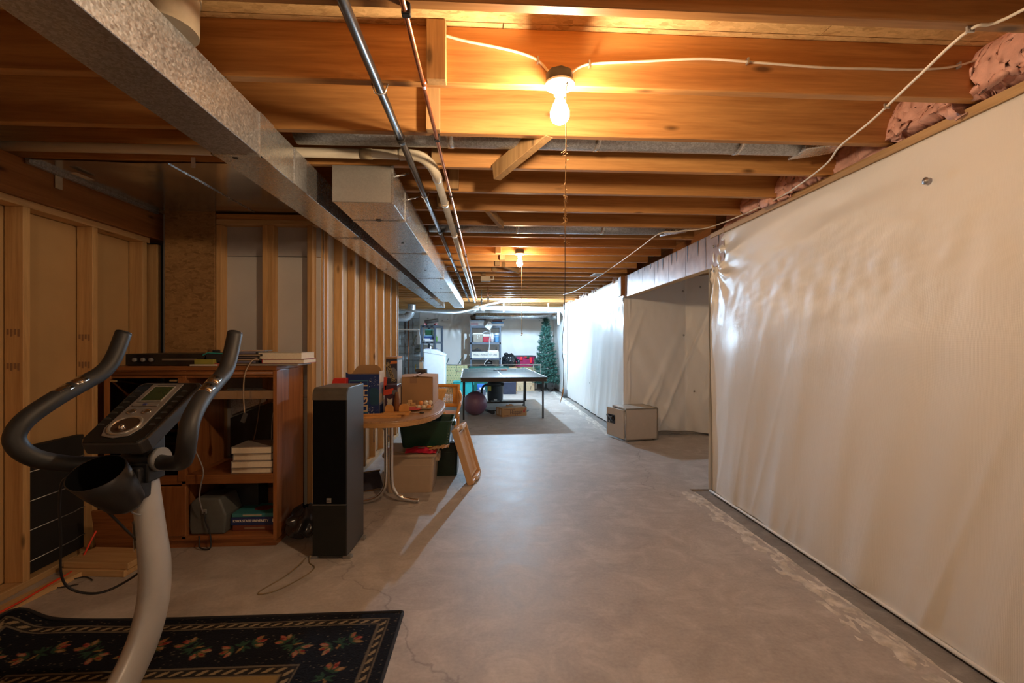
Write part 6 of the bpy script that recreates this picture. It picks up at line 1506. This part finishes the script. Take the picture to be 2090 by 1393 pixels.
# second shelf unit at the left, turned
QX, QY = -1.53, 12.75
su = shelf_unit('slate grey shelf unit with slotted edges behind the white appliance', (QX, QY, 0), 0.44, 0.60, (0.12, 0.50, 0.93, 1.35, 1.79), math.radians(-14), True)
tag(O('grey_roll', MB().tube([(-0.17, 0.0, 0.05), (0.19, 0.06, 0.11)], 0.05, 14), plain('roll_grey', (0.2, 0.2, 0.21), 0.5), None, (QX, QY - 0.22, 1.83)), 'grey paper roll lying askew on the left shelf unit', 'roll')
for k, (x, y, a) in enumerate(((-0.14, -0.18, 0.1), (0.13, -0.15, 0.25))):
    t = T('wrapping_roll', ('red wrapping roll at the left under the grey roll', 'red wrapping roll at the right under the grey roll')[k], 'roll', (QX + x, QY + y, 1.79), a, 'red wrapping rolls')
    O('roll', MB().tube([(-0.02, -0.2, 0.032), (0.0, 0.3, 0.032)], 0.032, 12), plain('roll_red', (0.42, 0.03, 0.06), 0.4), t)
    O('core', MB().tube([(-0.0201, -0.203, 0.032), (-0.02, -0.2, 0.032)], 0.018, 10), white_m, t)
crate('green_case', 'dark green case on the upper bay of the left shelf unit', 'case', (QX - 0.06, QY - 0.1, 1.52), 0.20, 0.26, 0.16, plain('case_green', (0.02, 0.10, 0.04), 0.5), plain('case_teal', (0.15, 0.4, 0.42), 0.5), 0.02)
crate('blue_box', 'blue storage box below the dark green case', 'box', (QX - 0.05, QY - 0.1, 1.3503), 0.28, 0.3, 0.168, plain('storage_blue', (0.04, 0.09, 0.28), 0.4), plain('storage_blue_lid', (0.25, 0.45, 0.65), 0.3), 0.03)
tag(O('green_bottle', MB().lathe([(0.05, 0), (0.052, 0.12), (0.03, 0.15), (0.02, 0.19)], (0, 0, 0), 14), plain('bottle_green', (0.16, 0.36, 0.05), 0.4), None, (QX + 0.12, QY - 0.17, 1.3503)), 'bright green bottle beside the blue storage box', 'bottle')
tag(O('paper_pile', MB().box(-0.14, 0.14, -0.03, 0.03, 0, 0.05).box(-0.19, 0.0, -0.02, 0.03, 0.05, 0.085), white_m, None, (QX - 0.02, QY - 0.27, 1.3503), bevel=0.008), 'pile of white papers at the front of the slotted shelf', 'papers')
crate('brown_carton', 'brown and white carton on the lower bay of the left shelf unit', 'carton', (QX + 0.0, QY - 0.1, 0.9303), 0.28, 0.28, 0.24, plain('carton_dusk', (0.3, 0.22, 0.2), 0.6), plain('carton_lav', (0.35, 0.33, 0.5), 0.5), 0.08, taper=1)

# water softener, step stool, things by the wall
wsf = T('white_appliance', 'tall white appliance with a sloped lid near the left shelf unit', 'appliance', (-1.565, 11.4, 0))
wsf.scale = (1.33, 1.2, 0.97)
SH_ = plain('softener_white', (0.74, 0.80, 0.86), 0.35, var=0.03)
O('tank', MB().prism([(0, 0), (0.385, 0), (0.385, 0.98), (0.37, 1.025), (0, 1.12)], 0, 0.42, 'y'), SH_, wsf, bevel=0.012, seg=3)
O('lid', MB().prism([(-0.008, 1.115), (0.375, 1.02), (0.40, 1.025), (0.385, 1.06), (0.20, 1.185), (0.0, 1.195), (-0.008, 1.18)], -0.008, 0.43, 'y'), SH_, wsf, bevel=0.01, seg=3)
O('lid_seam', MB().bar((0.13, -0.0095, 1.09), (0.115, -0.0095, 1.19), 0.003, 0.003), plain('seam_grey', (0.35, 0.4, 0.45), 0.5), wsf)
O('valve_cap', MB().lathe([(0.015, 1.185), (0.015, 1.25), (0.01, 1.26)], (0.10, 0.2, 0), 10), white_m, wsf)
O('drain_hose', MB().tube([(0.0, -0.01, 0.7), (0.07, -0.02, 0.58), (0.1, -0.02, 0.42)], 0.009, 8, smooth=4), plain('hose_grey', (0.25, 0.3, 0.34), 0.5), wsf)
st = T('step_stool', 'dark brown wooden step stool standing before the white appliance', 'stool', (-1.16, 7.9, 0))
brn = plain('stool_brown', (0.075, 0.042, 0.028), 0.5)
O('front_frame', MB().bar((-0.20, -0.12, 0), (-0.02, 0.0, 0.86), 0.05, 0.03).bar((-0.10, 0.14, 0), (0.0, 0.02, 0.86), 0.05, 0.03), brn, st)
O('rear_frame', MB().box(-0.02, 0.12, 0.06, 0.10, 0, 0.84).box(0.06, 0.12, -0.08, -0.04, 0, 0.84), brn, st)
O('tread', MB().box(-0.06, 0.12, -0.1, 0.12, 0.82, 0.86), brn, st, bevel=0.004)
wbt = T('spray_bottle', 'white bottle with a brown cap standing on the dark step stool', 'bottle', (-1.125, 7.88, 0.8605))
O('bottle', MB().box(-0.032, 0.032, -0.03, 0.03, 0, 0.125), white_m, wbt, bevel=0.01)
O('nozzle', MB().box(-0.03, 0.012, -0.02, 0.02, 0.13, 0.155).box(0.0, 0.03, -0.02, 0.02, 0.15, 0.21), plain('cap_brown', (0.28, 0.18, 0.10), 0.5), wbt, bevel=0.004)
tag(O('blue_rag', MB().prism([(-0.035, 0.0), (0.02, 0.0), (0.03, 0.12), (-0.005, 0.30), (-0.03, 0.28)], -0.01, 0.01, 'y'), plain('rag_blue', (0.55, 0.66, 0.78), 0.8), None, (-1.33, 9.0, 1.28)), 'pale blue rag hanging on the pipe arm left of the white appliance', 'rag')
tag(O('pipe_arm', MB().tube([(-1.95, 9.2, 1.58), (-1.33, 9.02, 1.57)], 0.012, 8).tube([(-1.95, 9.2, 0.0), (-1.95, 9.2, 1.58)], 0.014, 8), pvc_w), 'thin white pipe arm that holds the pale blue rag', 'pipe')
gb_ = T('patterned_box', 'large box covered in green and gold patterned paper', 'box', (-0.82, 12.1, 0))
pap = plain('paper_gold', (0.36, 0.33, 0.17), 0.6, var=0.2, scale=40)
O('box_body', MB().box(-0.30, 0.30, -0.14, 0.2, 0, 0.72), pap, gb_, bevel=0.004)
pg = MB()
for i in range(9):
    for j in range(10):
        x = -0.27 + i * 0.066 + (0.033 if j % 2 else 0); z = 0.04 + j * 0.07
        if x < 0.29: pg.prism([(x - 0.016, z), (x, z - 0.012), (x + 0.016, z), (x, z + 0.016)], -0.1415, -0.139, 'y')
q = O('paper_motif', pg, plain('motif_green', (0.05, 0.13, 0.06), 0.6), gb_); q['kind'] = 'stuff'
fc = T('folded_chair', 'dark green folding frame lying on the patterned box', 'frame', (-0.80, 12.1, 0.7203))
gcm = plain('chair_green', (0.015, 0.05, 0.05), 0.4)
O('frame_bar', MB().bar((-0.24, -0.1, 0.02), (0.05, -0.1, 0.012), 0.02, 0.02), gcm, fc)
O('frame_bar', MB().bar((-0.27, -0.1, 0.01), (-0.20, -0.1, 0.19), 0.05, 0.02), gcm, fc)
O('frame_bar', MB().bar((0.03, -0.1, 0.012), (0.16, -0.1, 0.22), 0.024, 0.02), gcm, fc)
tote('storage_tote', 'teal plastic tote under the far left of the ping pong table', (-0.60, 11.7, 0.0005), 0.50, 0.36, 0.33, teal_m, 0.0, teal_m)
ltote = tote('storage_tote', 'wide dark green tote behind the net under the dark duffel shelf', (0.05, 12.30, 0.0005), 1.05, 0.42, 0.66, plain('tote_pine', (0.01, 0.10, 0.085), 0.4), 0.0, plain('tote_pine', (0.01, 0.10, 0.085), 0.4), 0.93)
bct = T('blue_caddy', 'bright blue plastic caddy beside the teal tote', 'caddy', (-0.15, 11.6, 0))
O('caddy_body', MB().box(-0.11, 0.11, -0.1, 0.1, 0.12, 0.27, taper=(0.8, 0.8)), plain('caddy_blue', (0.04, 0.16, 0.55), 0.4), bct, bevel=0.015)
O('caddy_base', MB().box(-0.12, 0.12, -0.1, 0.1, 0, 0.12), plain('caddy_slate', (0.09, 0.1, 0.14), 0.5), bct, bevel=0.01)
O('caddy_rim', MB().box(-0.04, 0.09, -0.104, -0.09, 0.14, 0.19), white_m, bct, bevel=0.003)
crate('dark_bin', 'dark glossy storage bin right of the shop vacuum', 'bin', (0.575, 11.75, 0), 0.34, 0.3, 0.34, plain('bin_violet', (0.04, 0.045, 0.075), 0.25), black_m, 0.03, taper=0.95)
kc = T('printed_carton', 'tan carton with dark lettering marks under the table end', 'carton', (1.055, 12.56, 0))
O('carton_body', MB().box(-0.24, 0.24, -0.15, 0.15, 0, 0.36), plain('carton_tan', (0.56, 0.42, 0.26), 0.7), kc, bevel=0.003)
inkb = plain('ink_carton', (0.12, 0.08, 0.05), 0.6)
for k, x in enumerate((-0.18, -0.14, -0.02, 0.03, 0.13)):
    O('print_mark', MB().bar((x, -0.151, 0.04), (x + (0.03, -0.02, 0.04, -0.03, 0.02)[k], -0.151, 0.14), 0.016, 0.002), inkb, kc)
for z in (0.20, 0.27): O('print_line', MB().box(-0.12, 0.18, -0.1515, -0.15, z, z + 0.008), plain('ink_pale', (0.4, 0.28, 0.17), 0.6), kc)
gc = T('patterned_box', 'low green gold patterned box under the red tote', 'box', (1.05, 13.02, 0))
O('box_body', MB().box(-0.34, 0.34, -0.18, 0.3, 0, 0.64), pap, gc, bevel=0.004)
O('ribbon', MB().box(-0.05, -0.01, -0.1815, -0.18, 0, 0.64), plain('ribbon_teal', (0.1, 0.25, 0.2), 0.5), gc)
rt = tote('storage_tote', 'raspberry red tote with dark lid and red bow near the tree', (1.05, 13.05, 0.6405), 0.64, 0.40, 0.30, plain('tote_raspberry', (0.36, 0.02, 0.10), 0.35), 0.0, plain('lid_spruce', (0.02, 0.06, 0.06), 0.4), 0.80)
bow = plain('bow_red', (0.75, 0.01, 0.03), 0.5)
O('bow_loop', MB().box(0.14, 0.24, -0.225, -0.20, 0.10, 0.27, taper=(0.6, 1)), bow, rt, bevel=0.012)
O('bow_loop', MB().box(-0.12, -0.04, -0.225, -0.20, 0.18, 0.28), bow, rt, bevel=0.012)
O('bow_knot', MB().ball((0.04, -0.21, 0.27), 0.03, 10, 7, (1.6, 0.6, 0.7)), bow, rt)
O('garland', MB().ball((0.10, -0.205, 0.26), 0.035, 10, 7, (2.2, 0.5, 0.8)), plain('garland_green', (0.02, 0.07, 0.03), 0.8), rt)
tb_ = T('trash_bag', 'knotted black trash bag heaped beside the red tote', 'bag', (0.615, 12.56, 0.6605))
def tbf(u, v):
    a = u * 2 * PI
    r = 0.20 * (math.sin(PI * min(0.97, 0.20 + 0.72 * v)) ** 0.65) * (1 - 0.35 * max(0, v - 0.75))
    n = mnoise.noise((math.cos(a) * 1.8, math.sin(a) * 1.8, v * 3.5)) * 0.25 + mnoise.noise((math.cos(a) * 5, math.sin(a) * 5, v * 8)) * 0.12
    r *= 1 + n
    return (r * math.cos(a), r * math.sin(a) * 0.8, 0.36 * v * (1 + 0.1 * mnoise.noise((u * 6, v * 4, 3))))
O('bag_skin', MB().grid(56, 36, tbf), plain('bag_black', (0.012, 0.013, 0.016), 0.22), tb_)
O('bag_tail', MB().tube([(0.18, -0.1, 0.2), (0.24, -0.14, 0.16), (0.25, -0.15, 0.04)], [0.03, 0.045, 0.05], 10, smooth=3), plain('bag_black', (0.012, 0.013, 0.016), 0.22), tb_)
O('bag_tail', MB().ball((-0.09, -0.02, 0.34), 0.06, 10, 7, (1.1, 0.9, 0.8)), plain('bag_black', (0.012, 0.013, 0.016), 0.22), tb_)
bst = T('bag_stand_box', 'plain brown carton that carries the trash bag', 'carton', (0.69, 12.56, 0))
O('carton_body', MB().box(-0.095, 0.115, -0.17, 0.17, 0, 0.656), card_m, bst, bevel=0.004)
O('top_flap', MB().box(-0.095, 0.115, -0.17, -0.01, 0.6562, 0.66), card_m, bst)
# Christmas tree
tr = T('artificial_tree', 'green artificial Christmas tree on a small stand in the corner', 'tree', (1.60, 12.30, 0))
random.seed(21)
fol = MB()
nb = MB()
TH = 1.87
lvl = 0
z = 0.24
while z < TH - 0.04:
    f = (z - 0.24) / (TH - 0.24)
    R0 = (0.39 * (1 - f) ** 0.95 + 0.025) * (1.0 + 0.16 * math.sin(lvl * 2.1))
    nbr = max(4, int(13 * (1 - f) + 4))
    for k in range(nbr):
        a = 2 * PI * k / nbr + lvl * 0.7 + random.uniform(-0.2, 0.2)
        ln = R0 * random.uniform(0.72, 1.08)
        rise = random.uniform(-0.02, 0.10) + 0.10 * f
        p0 = Vector((0.012 * math.cos(a), 0.012 * math.sin(a), z)); p1 = Vector((ln * math.cos(a), ln * math.sin(a), z + rise))
        nb.bar(p0, p1, 0.005, 0.005)
        d = (p1 - p0)
        tips = [(p0 + d * t, d.normalized()) for t in (0.35, 0.5, 0.65, 0.8, 0.95)]
        sidev = Vector((-math.sin(a), math.cos(a), 0.15))
        for t in (0.45, 0.7):
            for s in (-1, 1):
                q = p0 + d * t
                e = q + (d.normalized() * 0.6 + sidev * s * 0.8).normalized() * (0.085 + 0.05 * (1 - f))
                nb.bar(q, e, 0.004, 0.004)
                dd = (e - q)
                tips += [(q + dd * 0.4, dd.normalized()), (q + dd * 0.75, dd.normalized()), (e, dd.normalized())]
        for p, dr0 in tips:
            for m in range(6):
                v = Vector((random.gauss(0, 1), random.gauss(0, 1), random.gauss(0, 1)))
                v = (v - dr0 * v.dot(dr0)).normalized()
                tip = p + (v * 0.75 + dr0 * 0.65).normalized() * random.uniform(0.035, 0.055)
                w = dr0.cross(v) * 0.006
                fol._add([p - w, p + w, tip], [(0, 1, 2)])
    z += 0.062 + 0.02 * (1 - f); lvl += 1
fo_ = O('needles', fol, plain('needle_green', (0.035, 0.125, 0.10), 0.6, var=0.35, scale=6), tr); fo_['kind'] = 'stuff'
nb_ = O('branches', nb, plain('branch_brown', (0.03, 0.07, 0.05), 0.7), tr); nb_['kind'] = 'stuff'
O('trunk', MB().tube([(0, 0, 0.05), (0, 0, TH - 0.03)], [0.018, 0.008], 10), plain('trunk_green', (0.03, 0.05, 0.04), 0.6), tr)
O('top_spike', MB().tube([(0, 0, TH - 0.06), (0.004, 0, TH + 0.05)], [0.02, 0.003], 8), plain('needle_green', (0.035, 0.125, 0.10), 0.6), tr)
for k in range(4):
    a = k * PI / 2 + 0.5
    O('stand_leg', MB().tube([(0, 0, 0.12), (0.12 * math.cos(a), 0.12 * math.sin(a), 0.03), (0.24 * math.cos(a), 0.24 * math.sin(a), 0.006)], 0.008, 8, smooth=3), black_m, tr)
O('stand_collar', MB().tube([(0, 0, 0.06), (0, 0, 0.16)], 0.026, 12), black_m, tr)
dv = T('space_heater', 'white rounded appliance with a black face beside the tree stand', 'heater', (1.42, 12.82, 0))
O('shell', MB().prism(sup(0.13, 0.12, 3, 32), 0.012, 0.27), white_m, dv, bevel=0.02, seg=3)
O('face', MB().box(-0.02, 0.15, -0.132, -0.1, 0.03, 0.22), black_m, dv, bevel=0.01)
O('foot', MB().box(-0.1, 0.12, -0.08, 0.08, 0, 0.014), black_m, dv)
sb = T('silver_case', 'grey silver case on the floor behind the tree stand', 'case', (1.78, 12.95, 0))
O('case_body', MB().box(-0.13, 0.12, -0.1, 0.1, 0, 0.2), plain('case_silver', (0.42, 0.45, 0.48), 0.4, 0.2), sb, bevel=0.01)
O('dial', MB().lathe([(0.02, -0.006), (0.02, 0)], (0.07, -0.1, 0.09), 14, axis='y'), black_m, sb)
